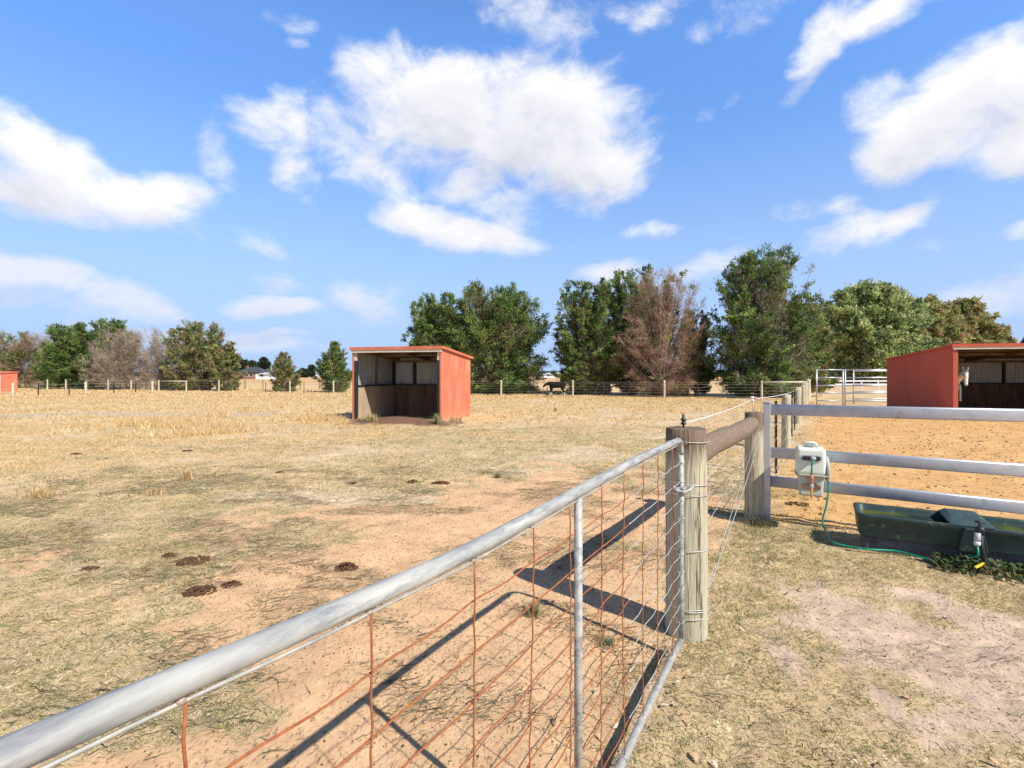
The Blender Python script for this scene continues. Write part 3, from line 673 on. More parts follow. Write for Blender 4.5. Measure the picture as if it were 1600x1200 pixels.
# ------------------------------------------------------------------ steel rail fence
sf = thing('steel_rail_fence', 'silver steel fence of three oval rails and a square post', 'fence', SF)
ang = math.atan2(SFD.y, SFD.x); SM = Matrix.Translation(SF) @ Matrix.Rotation(ang, 4, 'Z')
for L0 in (0, 2.62):
    mb = MB(); mb.box((-.035 + L0, -.033, -.1), (.035 + L0, .033, 1.285), SM); po = mb.build('post', M['rail'], sf, True, .006)
    mb = MB(); mb.box((-.039 + L0, -.037, 1.2855), (.039 + L0, .037, 1.31), SM)
    cp = mb.build('post_cap', M['rail'], po, False, .010, 3); cp.location = -SF
prof = [(.020 * math.cos(a) + (0), (.040 if math.sin(a) > 0 else -.040) + .020 * math.sin(a)) for a in np.linspace(.001, 2 * math.pi - .3, 20)]
for z0, z1 in ((1.22, 1.237), (.747, .742), (.430, .406)):
    mb = MB(); mb.sweep([SM @ Vector((.0355, 0, z0)), SM @ Vector((1.3, 0, (z0 + z1) / 2)), SM @ Vector((2.584, 0, z1 + (z1 - z0) * .25))], prof)
    mb.build('rail', M['rail'], sf, True)

# ------------------------------------------------------------------ hose reel
RL = SF + SFD * .40; RM = Matrix.Translation(RL) @ Matrix.Rotation(ang + R(4), 4, 'Z')
reel = thing('hose_reel', 'cream plastic hose reel box hooked over the steel fence', 'hose reel', RL, ang + R(4))
# local frame: x along the fence, -y towards the viewer
def rbox(x0, x1, y0, y1, z0, z1, tx=0, ty=0):
    return [(x0, y0, z0), (x1, y0, z0), (x1, y1, z0), (x0, y1, z0), (x0 + tx, y0 + ty, z1), (x1 - tx, y0 + ty, z1), (x1 - tx, y1 - ty, z1), (x0 + tx, y1 - ty, z1)]
BF = [(0, 3, 2, 1), (4, 5, 6, 7), (0, 1, 5, 4), (1, 2, 6, 5), (2, 3, 7, 6), (3, 0, 4, 7)]
hy0, hy1 = -.29, -.03
mb = MB(); mb.add(rbox(-.135, .135, hy0, hy1, .585, .855, .004, .012), BF); cas = mb.build('upper_casing', M['cream'], reel, False, .035, 5)
mb = MB(); mb.add(rbox(-.115, .115, hy0 + .03, hy1 - .01, .36, .575), BF); 
mb.v = [(x * (1.0 if z > .5 else .92), y, z) for x, y, z in mb.v]; low = mb.build('lower_casing', M['cream_low'], reel, False, .02, 3)
mb = MB(); mb.box((-.142, hy0 - .008, .575), (.142, hy1 + .004, .588)); mb.build('seam_flange', M['cream_low'], reel, False, .004)
def slot(z, w, mat, nm, r=.024, yy=None, par=None):
    mb = MB(); n = 10; yy = yy
    o_ = [(w * .5 * s_ + r * math.cos(a), z + r * math.sin(a)) for s_, a0 in ((1, -math.pi / 2), (-1, math.pi / 2)) for a in np.linspace(a0, a0 + math.pi, n)]
    k = len(o_); vs = [(x, yy, zz) for x, zz in o_] + [(x, yy - .008, zz) for x, zz in o_]
    mb.add(vs, [tuple(range(k, 2 * k))] + [(i, (i + 1) % k, k + (i + 1) % k, k + i) for i in range(k)])
    return mb.build(nm, mat, par or reel, False)
slot(.755, .13, M['greyplastic'], 'slot_surround', .030, hy0 + .004); slot(.755, .12, M['black'], 'hose_slot', .020, hy0 - .0042)
slot(.46, .12, M['rafter'], 'lower_slot', .026, hy0 + .031)
mb = MB(); mb.tube([(-.055, hy0 + .13, .85), (-.05, hy0 + .125, .885), (-.02, hy0 + .12, .90), (.03, hy0 + .12, .90), (.055, hy0 + .125, .885), (.06, hy0 + .13, .85)], .014, 10)
mb.build('carry_handle', M['cream'], reel)
mb = MB(); mb.box((-.035, hy0 + .085, .862), (.035, hy0 + .155, .882)); mb.build('latch_plate', M['greyplastic'], reel, False, .005)
mb = MB(); mb.lathe([(.12, 0), (.128, .012), (.118, .028), (.03, .034)], Matrix.Translation((.134, (hy0 + hy1) / 2, .64)) @ Matrix.Rotation(math.pi / 2, 4, 'Y'), 28)
mb.build('side_cover', M['greyplastic'], reel)
mb = MB(); mb.ball((.014, hy0 - .022, .757), (.028, .028, .022)); mb.build('hose_guide', M['greyplastic'], reel)
mb = MB(); mb.tube([(.012, hy0 - .028, .758), (.006, hy0 - .05, .73), (.0, hy0 - .048, .66), (-.002, hy0 - .045, .58)], .0085, 10); mb.build('hose_end', M['hose'], reel)
mb = MB(); mb.lathe([(.014, 0), (.017, .01), (.017, .05), (.0185, .052), (.0185, .085), (.012, .09)], Matrix.Translation((-.002, hy0 - .046, .505)), 14); mb.build('tap_connector', M['salmon'], reel)
mb = MB(); mb.lathe([(.015, 0), (.019, .008), (.019, .04), (.015, .045)], Matrix.Translation((-.002, hy0 - .046, .459)), 14); mb.build('collar', M['greyplastic'], reel)
mb = MB(); mb.lathe([(.007, 0), (.010, .01), (.0125, .09), (.014, .10)], Matrix.Translation((-.002, hy0 - .046, .358)), 14); mb.build('nozzle', M['orange'], reel)
mb = MB()
for x in (-.08, .08): mb.tube([(x, hy1 - .005, .80), (x, -.026, .825), (x, .0, .832), (x, .03, .825), (x, .03, .76)], .004, 6)
mb.build('mounting_hook', M['wire'], reel)

# ------------------------------------------------------------------ water trough
TA = ang; T0 = Vector((3.17, 4.64, 0))
trough = thing('water_trough', 'dark green plastic water trough under the steel fence', 'trough', T0, TA)
# local: x along the front, y away; T0 is the near left corner
TL, TW, TH, TB = 1.70, .50, .328, .135
def ringbox(x0, x1, y0, y1, z, r, n=5):
    pts = []
    for cx, cy, a0 in ((x1 - r, y0 + r, -math.pi / 2), (x1 - r, y1 - r, 0), (x0 + r, y1 - r, math.pi / 2), (x0 + r, y0 + r, math.pi)):
        for k in range(n + 1): a = a0 + math.pi / 2 * k / n; pts.append((cx + r * math.cos(a), cy + r * math.sin(a), z))
    return pts
def shell(rings, close=False):
    mb = MB(); k = len(rings[0]); vs = [p for r_ in rings for p in r_]
    fs = [(i * k + j, i * k + (j + 1) % k, (i + 1) * k + (j + 1) % k, (i + 1) * k + j) for i in range(len(rings) - 1) for j in range(k)]
    mb.add(vs, fs, True); mb.f.append(tuple((len(rings) - 1) * k + j for j in range(k))); mb.sm.append(False)
    return mb
i_ = .02
mb = shell([ringbox(.016, TL - .016, .016, TW - .016, TB, .05), ringbox(.004, TL - .004, .004, TW - .004, TH - .05, .06), ringbox(-.006, TL + .006, -.006, TW + .006, TH - .03, .07), ringbox(-.006, TL + .006, -.006, TW + .006, TH - .008, .07),
            ringbox(-.004, TL + .004, -.004, TW + .004, TH, .065), ringbox(.030, TL - .030, .030, TW - .030, TH, .05), ringbox(.036, TL - .036, .036, TW - .036, TH - .012, .05), ringbox(.06, TL - .06, .06, TW - .06, TB + .05, .05)])
mb.build('basin', M['trough'], trough)
mb = shell([ringbox(.06, TL - .06, .05, TW - .05, -.05, .03), ringbox(.05, TL - .05, .04, TW - .04, TB + .003, .03)]); mb.build('plinth', M['concrete'], trough)
mb = MB(); mb.add(ringbox(.045, TL - .045, .045, TW - .045, TH - .055, .04), [tuple(range(24))]); mb.build('water', M['water'], trough)
# valve cover in the middle: sloped hood
cx = .80
vs = [(cx - .155, -.016, TH + .002), (cx + .155, -.016, TH + .002), (cx + .155, TW + .01, TH + .002), (cx - .155, TW + .01, TH + .002), (cx - .10, .28, TH + .04), (cx + .10, .28, TH + .04), (cx + .10, TW - .03, TH + .04), (cx - .10, TW - .03, TH + .04)]
mb = MB(); mb.add(vs, BF); mb.build('valve_cover', M['trough'], trough, False, .015, 3)
mb = MB(); mb.add([(cx - .10, -.02, TB - .02), (cx + .10, -.02, TB - .02), (cx + .10, .02, TB - .02), (cx - .10, .02, TB - .02), (cx - .06, -.045, TH - .01), (cx + .06, -.045, TH - .01), (cx + .06, .02, TH - .01), (cx - .06, .02, TH - .01)], BF)
mb.build('front_recess', M['trough'], trough, False, .01)
# standpipe tap with hose coupling
TM = Matrix.Translation(T0) @ Matrix.Rotation(TA, 4, 'Z')
tp = TM @ Vector((.84, -.10, 0))
tap = thing('standpipe_tap', 'black standpipe with tap and grey hose coupling in front of the trough', 'tap', tp)
def wl(x, y, z): return TM @ Vector((x, y, z))
mb = MB(); mb.tube([wl(.86, -.13, -.05), wl(.85, -.12, .08), wl(.83, -.11, .2), wl(.825, -.105, .33)], [.021, .021, .017, .016], 12)
mb.build('pipe', M['blackpost'], tap, True)
mb = MB(); mb.tube([wl(.825, -.105, .30), wl(.82, -.11, .36)], [.026, .024], 12); mb.ball(wl(.822, -.108, .335), .032); mb.tube([wl(.82, -.11, .36), wl(.82, -.11, .395)], .009, 8)
mb.tube([wl(.79, -.11, .40), wl(.85, -.11, .40)], .009, 8); mb.build('tap_body', M['blackpost'], tap, True)
mb = MB(); mb.tube([wl(.80, -.135, .315), wl(.795, -.15, .24)], [.022, .021], 14); mb.build('hose_coupling', M['greyplastic'], tap, True)
mb = MB(); mb.tube([wl(.795, -.15, .245), wl(.793, -.155, .215)], [.024, .020], 14); mb.build('coupling_ring', M['white'], tap, True)
mb = MB(); mb.box((-.05, -.008, .0), (.05, .008, .012), Matrix.Translation(wl(.80, -.20, .065)) @ Matrix.Rotation(R(15), 4, 'Z') @ Matrix.Rotation(R(-14), 4, 'Y')); 
o = mb.build('yellow_tag', M['yellow']); tag(o, 'yellow plastic tag lying in the weeds below the trough tap', 'tag')
# garden hose from reel to the ground and on to the tap
rs = RM @ Vector((.155, -.20, .53)); pts = [rs, rs + Vector((-.005, -.01, -.10))]
def q3(u, v, z): return gp(u, v, z)
pts += [RM @ Vector((.135, -.24, .28)), RM @ Vector((.10, -.27, .13)), RM @ Vector((.12, -.30, .05)), q3(1300, 846, .022), q3(1322, 853, .016), q3(1353, 858, .026), q3(1400, 861, .03), q3(1440, 871, .03), q3(1466, 877, .03), q3(1490, 877, .04), q3(1502, 866, .06), wl(.788, -.175, .13), wl(.793, -.157, .22)]
def smooth(pts, n=8):
    out = []; P = [pts[0]] + pts + [pts[-1]]
    for i in range(1, len(P) - 2):
        p0, p1, p2, p3 = P[i - 1:i + 3]
        for k in range(n):
            t = k / n; out.append(.5 * ((2 * p1) + (-p0 + p2) * t + (2 * p0 - 5 * p1 + 4 * p2 - p3) * t * t + (-p0 + 3 * p1 - 3 * p2 + p3) * t ** 3))
    return out + [pts[-1]]
mb = MB(); mb.tube(smooth(pts), .0088, 10); o = mb.build('garden_hose', M['hose']); tag(o, 'green garden hose running from the reel over the grass to the trough tap', 'hose')
# weeds under the trough
def leafpatch(n, fn, size, cols):
    pass
wx = rng.uniform(.55, 2.1, 1500); wy = rng.normal(-.10, .07, 1500)
P = np.array([list(wl(a_, b_, 0)) for a_, b_ in zip(wx, wy)]); P[:, 2] = relief(P[:, 0], P[:, 1])
n = len(P); hgt = rng.uniform(.01, .11, n) * np.clip(1 - np.abs(wy + .10) * 2, .2, 1); s = rng.uniform(.010, .024, n); az = rng.uniform(0, 6.28, n)
ctr = P + np.stack([np.zeros(n), np.zeros(n), hgt], -1)
nr = np.stack([rng.normal(0, .5, n), rng.normal(-.2, .5, n), np.ones(n)], -1); nr /= np.linalg.norm(nr, axis=1)[:, None]
u_ = np.cross(nr, np.stack([np.cos(az), np.sin(az), np.zeros(n)], -1)); u_ /= np.linalg.norm(u_, axis=1)[:, None]; v_ = np.cross(nr, u_)
V = np.stack([ctr + (u_ * math.cos(a) + v_ * math.sin(a)) * s[:, None] for a in np.linspace(0, 2 * math.pi, 7)[:-1]], 1).reshape(-1, 3)
o = npmesh('clover', V, [np.arange(n * 6).reshape(n, 6)], M['leaf'], None, np.repeat(np.array([(.05, .10, .03), (.08, .14, .04), (.12, .16, .06), (.04, .07, .03)])[rng.integers(0, 4, n)], 6, 0))
tag(o, 'low leafy green weeds growing under the trough edge', None, None, 'stuff')
blades('weed_stems', np.repeat(P[::2], 2, 0), .12, .004, .8, np.concatenate([GREEN, DRY]), 'thin grass stems among the weeds by the trough', .5)

# ------------------------------------------------------------------ shelters
def corr(p0, p1, zb0, zb1, zt0, zt1, amp=.009, per=.085, off=0, flip=False, jag=0):
    p0 = Vector(p0); p1 = Vector(p1); L_ = (p1 - p0).length; n = max(8, int(L_ / per * 6)); d = (p1 - p0) / L_; nr = Vector((-d.y, d.x, 0))
    vs = []; 
    for i in range(n + 1):
        t = i / n; w = amp * math.sin(t * L_ / per * 2 * math.pi) + off; p = p0 + d * (t * L_) + nr * w
        vs += [(p.x, p.y, zb0 + (zb1 - zb0) * t), (p.x, p.y, zt0 + (zt1 - zt0) * t)]
    fs = [(2 * i, 2 * i + 2, 2 * i + 3, 2 * i + 1) for i in range(n)]
    return MB().add(vs, fs, True)
def shelter(root, W, D, HF, HB, red, strip='black', redfront=.12, ply='ply', amp=.009):
    wall_z = lambda y: HF - .012 + (HB - HF) * y / D
    for x, nm in ((0, 1), (W, -1)):
        corr((x, 0), (x, D), 0, 0, wall_z(0), wall_z(D), amp) if False else None
        mb = corr((x, .0, 0), (x, D, 0), -.05, -.05, wall_z(0), wall_z(D), amp, off=0)
        mb.build('side_wall', red, root)
        o_ = .022 * (-1 if x == 0 else 1)
        mb = corr((x, .02, 0), (x, D - .02, 0), 0, 0, wall_z(0) - .01, wall_z(D) - .01, amp, off=o_); mb.build('wall_lining', M['sheet'], root)
    mb = corr((0, D, 0), (W, D, 0), -.05, -.05, HB - .012, HB - .012, amp); mb.build('back_wall', red, root)
    mb = corr((.03, D, 0), (W - .03, D, 0), 0, 0, HB - .02, HB - .02, .015, .10, off=-.03); mb.build('back_lining', M['sheet'], root)
    # roof sheet (corrugations front to back)
    ov = .07; n = int((W + 2 * ov) / .085 * 4); vs = []
    for i in range(n + 1):
        x = -ov + (W + 2 * ov) * i / n; w = .009 * math.sin(x / .085 * 2 * math.pi)
        for y in (-.10, D + .12):
            z = HF + (HB - HF) * y / D + w; vs.append((x, y, z))
    mb = MB().add(vs, [(2 * i, 2 * i + 2, 2 * i + 3, 2 * i + 1) for i in range(n)], True)
    rf_ = mb.build('roof', red, root); sm = rf_.modifiers.new('thick', 'SOLIDIFY'); sm.thickness = .004
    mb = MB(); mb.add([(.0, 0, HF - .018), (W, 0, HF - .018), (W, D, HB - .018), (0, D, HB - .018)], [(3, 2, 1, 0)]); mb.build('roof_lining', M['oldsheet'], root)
    # front flashing + barge flashings
    mb = MB(); mb.box((-.075, -.125, HF - .085), (W + .075, -.103, HF + .022)); 
    mb.add([(-.082, -.10, HF - .06), (-.074, -.10, HF - .06), (-.074, D + .1, HB - .07), (-.082, D + .1, HB - .07), (-.082, -.10, HF + .025), (-.074, -.10, HF + .025), (-.074, D + .1, HB + .02), (-.082, D + .1, HB + .02)], BF)
    mb.add([(W + .074, -.10, HF - .06), (W + .082, -.10, HF - .06), (W + .082, D + .1, HB - .07), (W + .074, D + .1, HB - .07), (W + .074, -.10, HF + .025), (W + .082, -.10, HF + .025), (W + .082, D + .1, HB + .02), (W + .074, D + .1, HB + .02)], BF)
    mb.build('roof_flashing', red, root)
    mb = MB(); mb.box((-.03, -.098, HF - .175), (W + .03, -.05, HF - .02)); mb.build('fascia_board', M['timber'], root)
    for x in np.linspace(.3, W - .3, 3):
        mb = MB(); mb.add([(x - .03, 0, HF - .16), (x + .03, 0, HF - .16), (x + .03, D - .05, HB - .16), (x - .03, D - .05, HB - .16), (x - .03, 0, HF - .03), (x + .03, 0, HF - .03), (x + .03, D - .05, HB - .03), (x - .03, D - .05, HB - .03)], BF); mb.build('rafter', M['rafter'], root)
    mb = MB(); mb.box((.05, D * .5 - .03, (HF + HB) / 2 - .13), (W - .05, D * .5 + .03, (HF + HB) / 2 - .06)); mb.box((.05, D - .13, HB - .2), (W - .05, D - .05, HB - .11)); mb.build('purlin', M['rafter'], root)
    # posts
    for x in (.10, W - .10):
        mb = MB(); mb.box((x - .05, -.02, 0), (x + .05, .08, HF - .17)); mb.build('corner_post', M['timber'] if strip != 'none' else M['rafter'], root)
        if strip == 'black':
            mb = MB(); mb.box((x - .053, -.024, 0), (x + .053, .084, HF - .45)); mb.build('post_wrap', M['blackpost'], root, False, .008)
        mb = MB(); mb.box((x - .05, D - .13, 0), (x + .05, D - .05, HB - .1)); mb.build('corner_post', M['blackpost'], root)
    # red front corner flashing
    mb = MB(); mb.box((-.012, -.045, -.03), (redfront - .07, -.026, HF - .09)); mb.build('corner_flashing', red, root)
    mb = MB(); mb.box((W - redfront + .07, -.045, -.03), (W + .012, -.026, HF - .09)); mb.build('corner_flashing', red, root)
    # studs and kick boards
    for x in (W * .30, W * .72):
        mb = MB(); mb.box((x - .05, D - .15, 0), (x + .05, D - .05, HB - .2)); mb.build('stud', M['blackpost'], root)
    for y in (D * .5,):
        for x0, x1 in ((.034, .10), (W - .10, W - .034)): mb = MB(); mb.box((x0, y - .04, 0), (x1, y + .04, (HF + HB) / 2 - .2)); mb.build('stud', M['rafter'], root)
    kb = 1.18
    for (a, b_) in (((.102, .09, .0), (.118, D - .14, kb)), ((W - .118, .09, .0), (W - .102, D - .14, kb)), ((.16, D - .175, 0), (W - .16, D - .155, kb))):
        mb = MB(); mb.box(a, b_); mb.build('kick_board', M[ply if a[0] < .15 and a[0] > .1 and b_[0] < 1 else 'ply_shaded'], root)  # boards out of the sun take the plywood copy with shade in its colour
    mb = MB(); mb.box((.10, .10, kb + .002), (.15, D - .15, kb + .06)); mb.box((W - .15, .10, kb + .002), (W - .10, D - .15, kb + .06)); mb.box((.16, D - .185, kb + .002), (W - .16, D - .151, kb + .07)); mb.build('girt', M['blackpost'], root)

sh = thing('horse_shelter', 'open fronted red corrugated iron shelter standing alone in the middle paddock', 'shed', SHED, SROT)
shelter(sh, 3.36, 2.93, 2.56, 2.30, M['red_side'])
# the right-hand shelter
CR = 18.7; c0 = dp(1489, CR); rot2 = R(-16.5); ey = Vector((-math.sin(rot2), math.cos(rot2), 0))
k_ = (1386 - 800) / F; s_ = (k_ * c0.y - c0.x) / (ey.x - k_ * ey.y)
sh2 = thing('horse_shelter', 'open fronted dark red corrugated shelter with a horse looking out at the right edge', 'shed', c0, rot2)
shelter(sh2, 6.2, s_, 2.72, 2.36, M['red_dark'], 'none', .19, 'ply_shaded', .011)
# small red shed far left
p = gp(27, 613.5); sh3 = thing('small_shed', 'small bright red tin shed at the far left edge', 'shed', p + Vector((-4.3, .9, 0)), R(-18))
mb = MB(); W3, D3 = 2.9, 1.25
corr((0, 0, 0), (W3, 0, 0), -.05, -.05, 1.78, 1.72, .012, .12).build('front_wall', M['red_side'], sh3)
corr((0, D3, 0), (W3, D3, 0), -.05, -.05, 1.9, 1.85, .012, .12).build('back_wall', M['red_side'], sh3)
for x in (0, W3): corr((x, 0, 0), (x, D3, 0), -.05, -.05, 1.75, 1.9, .012, .12).build('side_wall', M['red_side'], sh3)
mb = MB(); mb.add([(-.1, -.1, 1.80), (W3 + .1, -.1, 1.74), (W3 + .1, D3 + .1, 1.86), (-.1, D3 + .1, 1.92), (-.1, -.1, 1.86), (W3 + .1, -.1, 1.80), (W3 + .1, D3 + .1, 1.92), (-.1, D3 + .1, 1.98)], BF); mb.build('roof', M['red_side'], sh3)
mb = MB(); mb.box((W3 - .12, -.035, 0), (W3 + .03, -.016, 1.72)); mb.build('white_trim', M['whitewall'], sh3)

# ------------------------------------------------------------------ yard panels
def panel(name, label, a, b_, d_a, d_b, top=1.90, mat='yard', midpost=True):
    A = dp(a, d_a); B = dp(b_, d_b); t = thing(name, label, 'yard panel', A)
    for P_ in (A, B):
        mb = MB(); mb.tube([P_ + Vector((0, 0, -.05)), P_ + Vector((0, 0, top))], .035, 10); mb.build('upright', M[mat], t, True)
    for z in (top - .03, 1.46, 1.05, .66, .25):
        mb = MB(); mb.sweep([A + Vector((0, 0, z)), B + Vector((0, 0, z))], [(.014 * math.cos(q), .032 * math.sin(q)) for q in np.linspace(0, 2 * math.pi, 13)[:-1]]); mb.build('rail', M[mat], t, True)
    return t
panel('yard_gate', 'narrow galvanised yard gate at the left end of the pipe panels', 1276, 1317, 26.6, 26.4)
panel('pipe_fence', 'galvanised yard panel beside the yard gate, running behind the right shelter', 1320.5, 1420, 26.4, 26.2)
panel('pipe_fence', 'galvanised yard panel standing farther back behind the shelter corner', 1333.5, 1440, 28.4, 29.4, 1.86)
wf = thing('white_rail_fence', 'distant low white rail fence seen through the yard panels', 'fence', dp(1278, 58))
for u in np.linspace(1268, 1450, 8):
    mb = MB(); P_ = dp(u, 58); mb.box((P_.x - .05, P_.y - .05, -.1), (P_.x + .05, P_.y + .05, 1.0)); mb.build('post', M['white'], wf, True)
for z in (.45, .84): mb = MB(); mb.box((dp(1268, 58).x, 57.92, z), (dp(1450, 58).x, 57.94, z + .16)); mb.build('rail', M['white'], wf, True)

# ------------------------------------------------------------------ trees
def tubes_np(P0, P1, r0, r1, k=3):
    """many straight tapered prisms"""
    d = P1 - P0; L_ = np.linalg.norm(d, axis=1)[:, None] + 1e-9; d = d / L_
    ref = np.where(np.abs(d[:, 2:3]) < .9, np.array([[0, 0, 1.]]), np.array([[1., 0, 0]])); s = np.cross(d, ref); s /= np.linalg.norm(s, axis=1)[:, None]; u = np.cross(s, d)
    n = len(P0); V = []
    for P_, r in ((P0, r0), (P1, r1)):
        for j in range(k):
            a = 2 * math.pi * j / k; V.append(P_ + (s * math.cos(a) + u * math.sin(a)) * np.reshape(r, (-1, 1)))
    V = np.stack(V, 1).reshape(-1, 3); b0 = np.arange(n) * 2 * k
    Q = np.concatenate([np.stack([b0 + j, b0 + (j + 1) % k, b0 + k + (j + 1) % k, b0 + k + j], -1) for j in range(k)])
    return V, Q
ENV = {'fan': ([0, .04, .12, .3, .55, .75, .9, 1.0], [.28, .48, .80, 1, .98, .85, .64, .36]),
       'round': ([0, .12, .25, .4, .6, .8, .92, 1.0], [.15, .45, .88, 1, .98, .80, .52, .15]),
       'bush': ([0, .08, .3, .5, .7, .88, 1.0], [.35, .65, 1, .96, .72, .42, .10])}
PAL = {'cypress': [(.10, .18, .04), (.15, .24, .055), (.06, .11, .03), (.24, .31, .085), (.04, .075, .02), (.18, .22, .07)],
       'cypress_pale': [(.16, .22, .065), (.26, .31, .10), (.09, .14, .04), (.34, .33, .12), (.36, .27, .14), (.06, .09, .03)],
       'gum': [(.27, .30, .12), (.38, .38, .16), (.42, .36, .17), (.15, .18, .07), (.44, .33, .17), (.32, .36, .13)],
       'pine': [(.27, .35, .14), (.38, .44, .20), (.14, .20, .08), (.46, .48, .23), (.30, .37, .14)],
       'far': [(.05, .08, .04), (.07, .10, .05), (.035, .055, .03)],
       'dead': [(.40, .25, .16), (.48, .33, .23), (.25, .15, .09), (.54, .40, .29)],
       'deadgrey': [(.46, .37, .30), (.34, .27, .22), (.56, .47, .39), (.38, .31, .20)]}
def tree(label, u, wpx, vtop, d, kind='fan', pal='cypress', dead=.12, deadpal='dead', limbs=46, twigs=20, leaves=26, leaf=.21, seed=1, name='cypress_tree', group='trees beyond the paddock fence', basez=0.0, inner_dead=.0, trunk=True, squash=.72, lean=0.0, lw=.36, deadthick=1.0):
    limbs = int(limbs * 2.0); wpx *= .96
    bright = {'cypress': 1.2, 'cypress_pale': 1.1, 'pine': 1.15, 'gum': 1.15}.get(pal, 1)
    rg = np.random.default_rng(seed)
    base = dp(u, d); W = wpx * d / F; H = (HC + (VH - vtop) * d / F - basez) * .965
    root = thing(name, label, 'tree', (base.x, base.y, basez), 0, group)
    ex, ev = ENV[kind]
    # limb tips spread through the envelope
    hf = np.clip(rg.beta(1.05, .85, limbs), .06, .97); hf[:4] = [.98, .93, .9, .86]
    az = np.arange(limbs) * 2.39996 + rg.uniform(-.4, .4, limbs)
    wob = 1 + .10 * np.sin(az * 2 + seed) + .12 * np.sin(az * 5 + seed * 2 + hf * 7)
    rad = np.interp(hf, ex, ev) * W / 2 * wob * np.sqrt(rg.uniform(.35, 1.12, limbs))
    tip = np.stack([rad * np.cos(az) + lean * hf * W, rad * np.sin(az) * squash, hf * H], -1)
    zs = np.clip(hf * rg.uniform(.05, .35, limbs), .02, .4) * H
    if kind == 'round': zs = np.clip(hf * rg.uniform(.35, .55, limbs), .15, .6) * H
    st = np.stack([rad * 0 + rg.normal(0, .12, limbs) * W / 8, rg.normal(0, .12, limbs) * W / 8, zs], -1)
    n = 8; t = np.linspace(0, 1, n)[None, :, None]
    ctrl = st * .45 + tip * .55; ctrl[:, 2] -= (tip[:, 2] - st[:, 2]) * .10 * (kind != 'round'); ctrl[:, :2] *= 1.02
    path = st[:, None] * (1 - t) ** 2 + ctrl[:, None] * 2 * t * (1 - t) + tip[:, None] * t ** 2
    path = path + rg.normal(0, .02, path.shape) * W / 6 * t * 2
    r0 = (.018 + .010 * hf) * H / 4 * .9 * deadthick
    tt = np.linspace(0, 1, n); rr = r0[:, None] * (1 - .86 * tt[None])
    P0 = path[:, :-1].reshape(-1, 3); P1 = path[:, 1:].reshape(-1, 3)
    Vb, Qb = tubes_np(P0, P1, rr[:, :-1].ravel(), rr[:, 1:].ravel(), 4)
    # twigs
    tk = rg.uniform(.28, 1.0, (limbs, twigs)) ** .8; fi = tk * (n - 1); i0 = np.clip(fi.astype(int), 0, n - 2); fr = (fi - i0)[..., None]
    li = np.arange(limbs)[:, None]
    pb = path[li, i0] * (1 - fr) + path[li, i0 + 1] * fr; tg = path[li, i0 + 1] - path[li, i0]; tg /= np.linalg.norm(tg, axis=2)[..., None] + 1e-9
    out_ = pb.copy(); out_[..., 2] -= H * .35; out_ /= np.linalg.norm(out_, axis=2)[..., None] + 1e-9
    dr = tg * .35 + out_ * .45 + np.array([0, 0, .18]) + rg.normal(0, .62, pb.shape) * np.array([1, 1, .7]); dr /= np.linalg.norm(dr, axis=2)[..., None]
    tl = (W / 8.2) * (1.15 - .55 * tk) * rg.uniform(.5, 1.2, tk.shape) * (1.0 if kind != 'bush' else 1.1)
    pe = pb + dr * tl[..., None]; pe[..., 2] = np.maximum(pe[..., 2], .12)
    pb = pb.reshape(-1, 3); pe = pe.reshape(-1, 3); dr = dr.reshape(-1, 3); tlf = tl.ravel()
    rc_ = np.linalg.norm(pe * np.array([1, 1, 0]), axis=1) / (np.interp(pe[:, 2] / H, ex, ev) * W / 2 + .2)
    pdead = np.clip(dead + inner_dead * (1 - rc_) * 1.4 * (1 - .6 * pe[:, 2] / H), 0, 1)
    lump = rg.uniform(-1, 1, 3); reg = np.sin(pe[:, 0] * 2.2 / W * 5 + seed) * np.sin(pe[:, 2] * 9 / H + seed * 1.7)
    isdead = rg.uniform(0, 1, len(pe)) < np.clip(pdead + .25 * reg * (pdead > .03) * (pdead < .95), 0, 1)
    Vt, Qt = tubes_np(pb, pe, (tlf * .012 + .004 * H / 9) * deadthick, (tlf * .003 + .0015 * H / 9) * deadthick, 3)
    bm_ = M['bark_dead'] if dead > .5 else M['bark']
    npmesh('branches', np.concatenate([Vb, Vt]), [Qb, Qt + len(Vb)], bm_, root)
    if trunk:
        mb = MB(); th = H * (.55 if kind != 'round' else .6)
        mb.tube([(0, 0, -.2), (0, 0, .1), (.02 * W * .3, 0, th * .3), (lean * W * .3, .0, th * .7), (lean * W * .5, 0, th)], [.032 * H * .9, .026 * H, .02 * H, .012 * H, .004 * H], 10); mb.build('trunk', bm_, root)
    # foliage sprays
    def spray(pb, pe, dr, tl_, k, ln, wd, palette, name, spread, updir):
        m_ = len(pb)
        if m_ == 0: return
        f = rg.uniform(.15, 1.08, (m_, k)); c = pb[:, None] + (pe - pb)[:, None] * f[..., None]
        c = c + rg.normal(0, spread, c.shape) * tl_[:, None, None] * np.array([1, 1, .6])
        d_ = dr[:, None] * .8 + rg.normal(0, .6, c.shape) + np.array([0, 0, updir]); d_ /= np.linalg.norm(d_, axis=2)[..., None]
        c = c.reshape(-1, 3); d_ = d_.reshape(-1, 3); q = len(c)
        c[:, 2] = np.maximum(c[:, 2], .08)
        s = np.cross(d_, rg.normal(0, 1, (q, 3))); s /= np.linalg.norm(s, axis=1)[:, None] + 1e-9
        L2 = ln * rg.uniform(.55, 1.3, q); W2 = wd * rg.uniform(.6, 1.3, q)
        mid = c + d_ * (L2 * .45)[:, None]
        V = np.stack([c, mid + s * (W2 / 2)[:, None], c + d_ * L2[:, None], mid - s * (W2 / 2)[:, None]], 1).reshape(-1, 3)
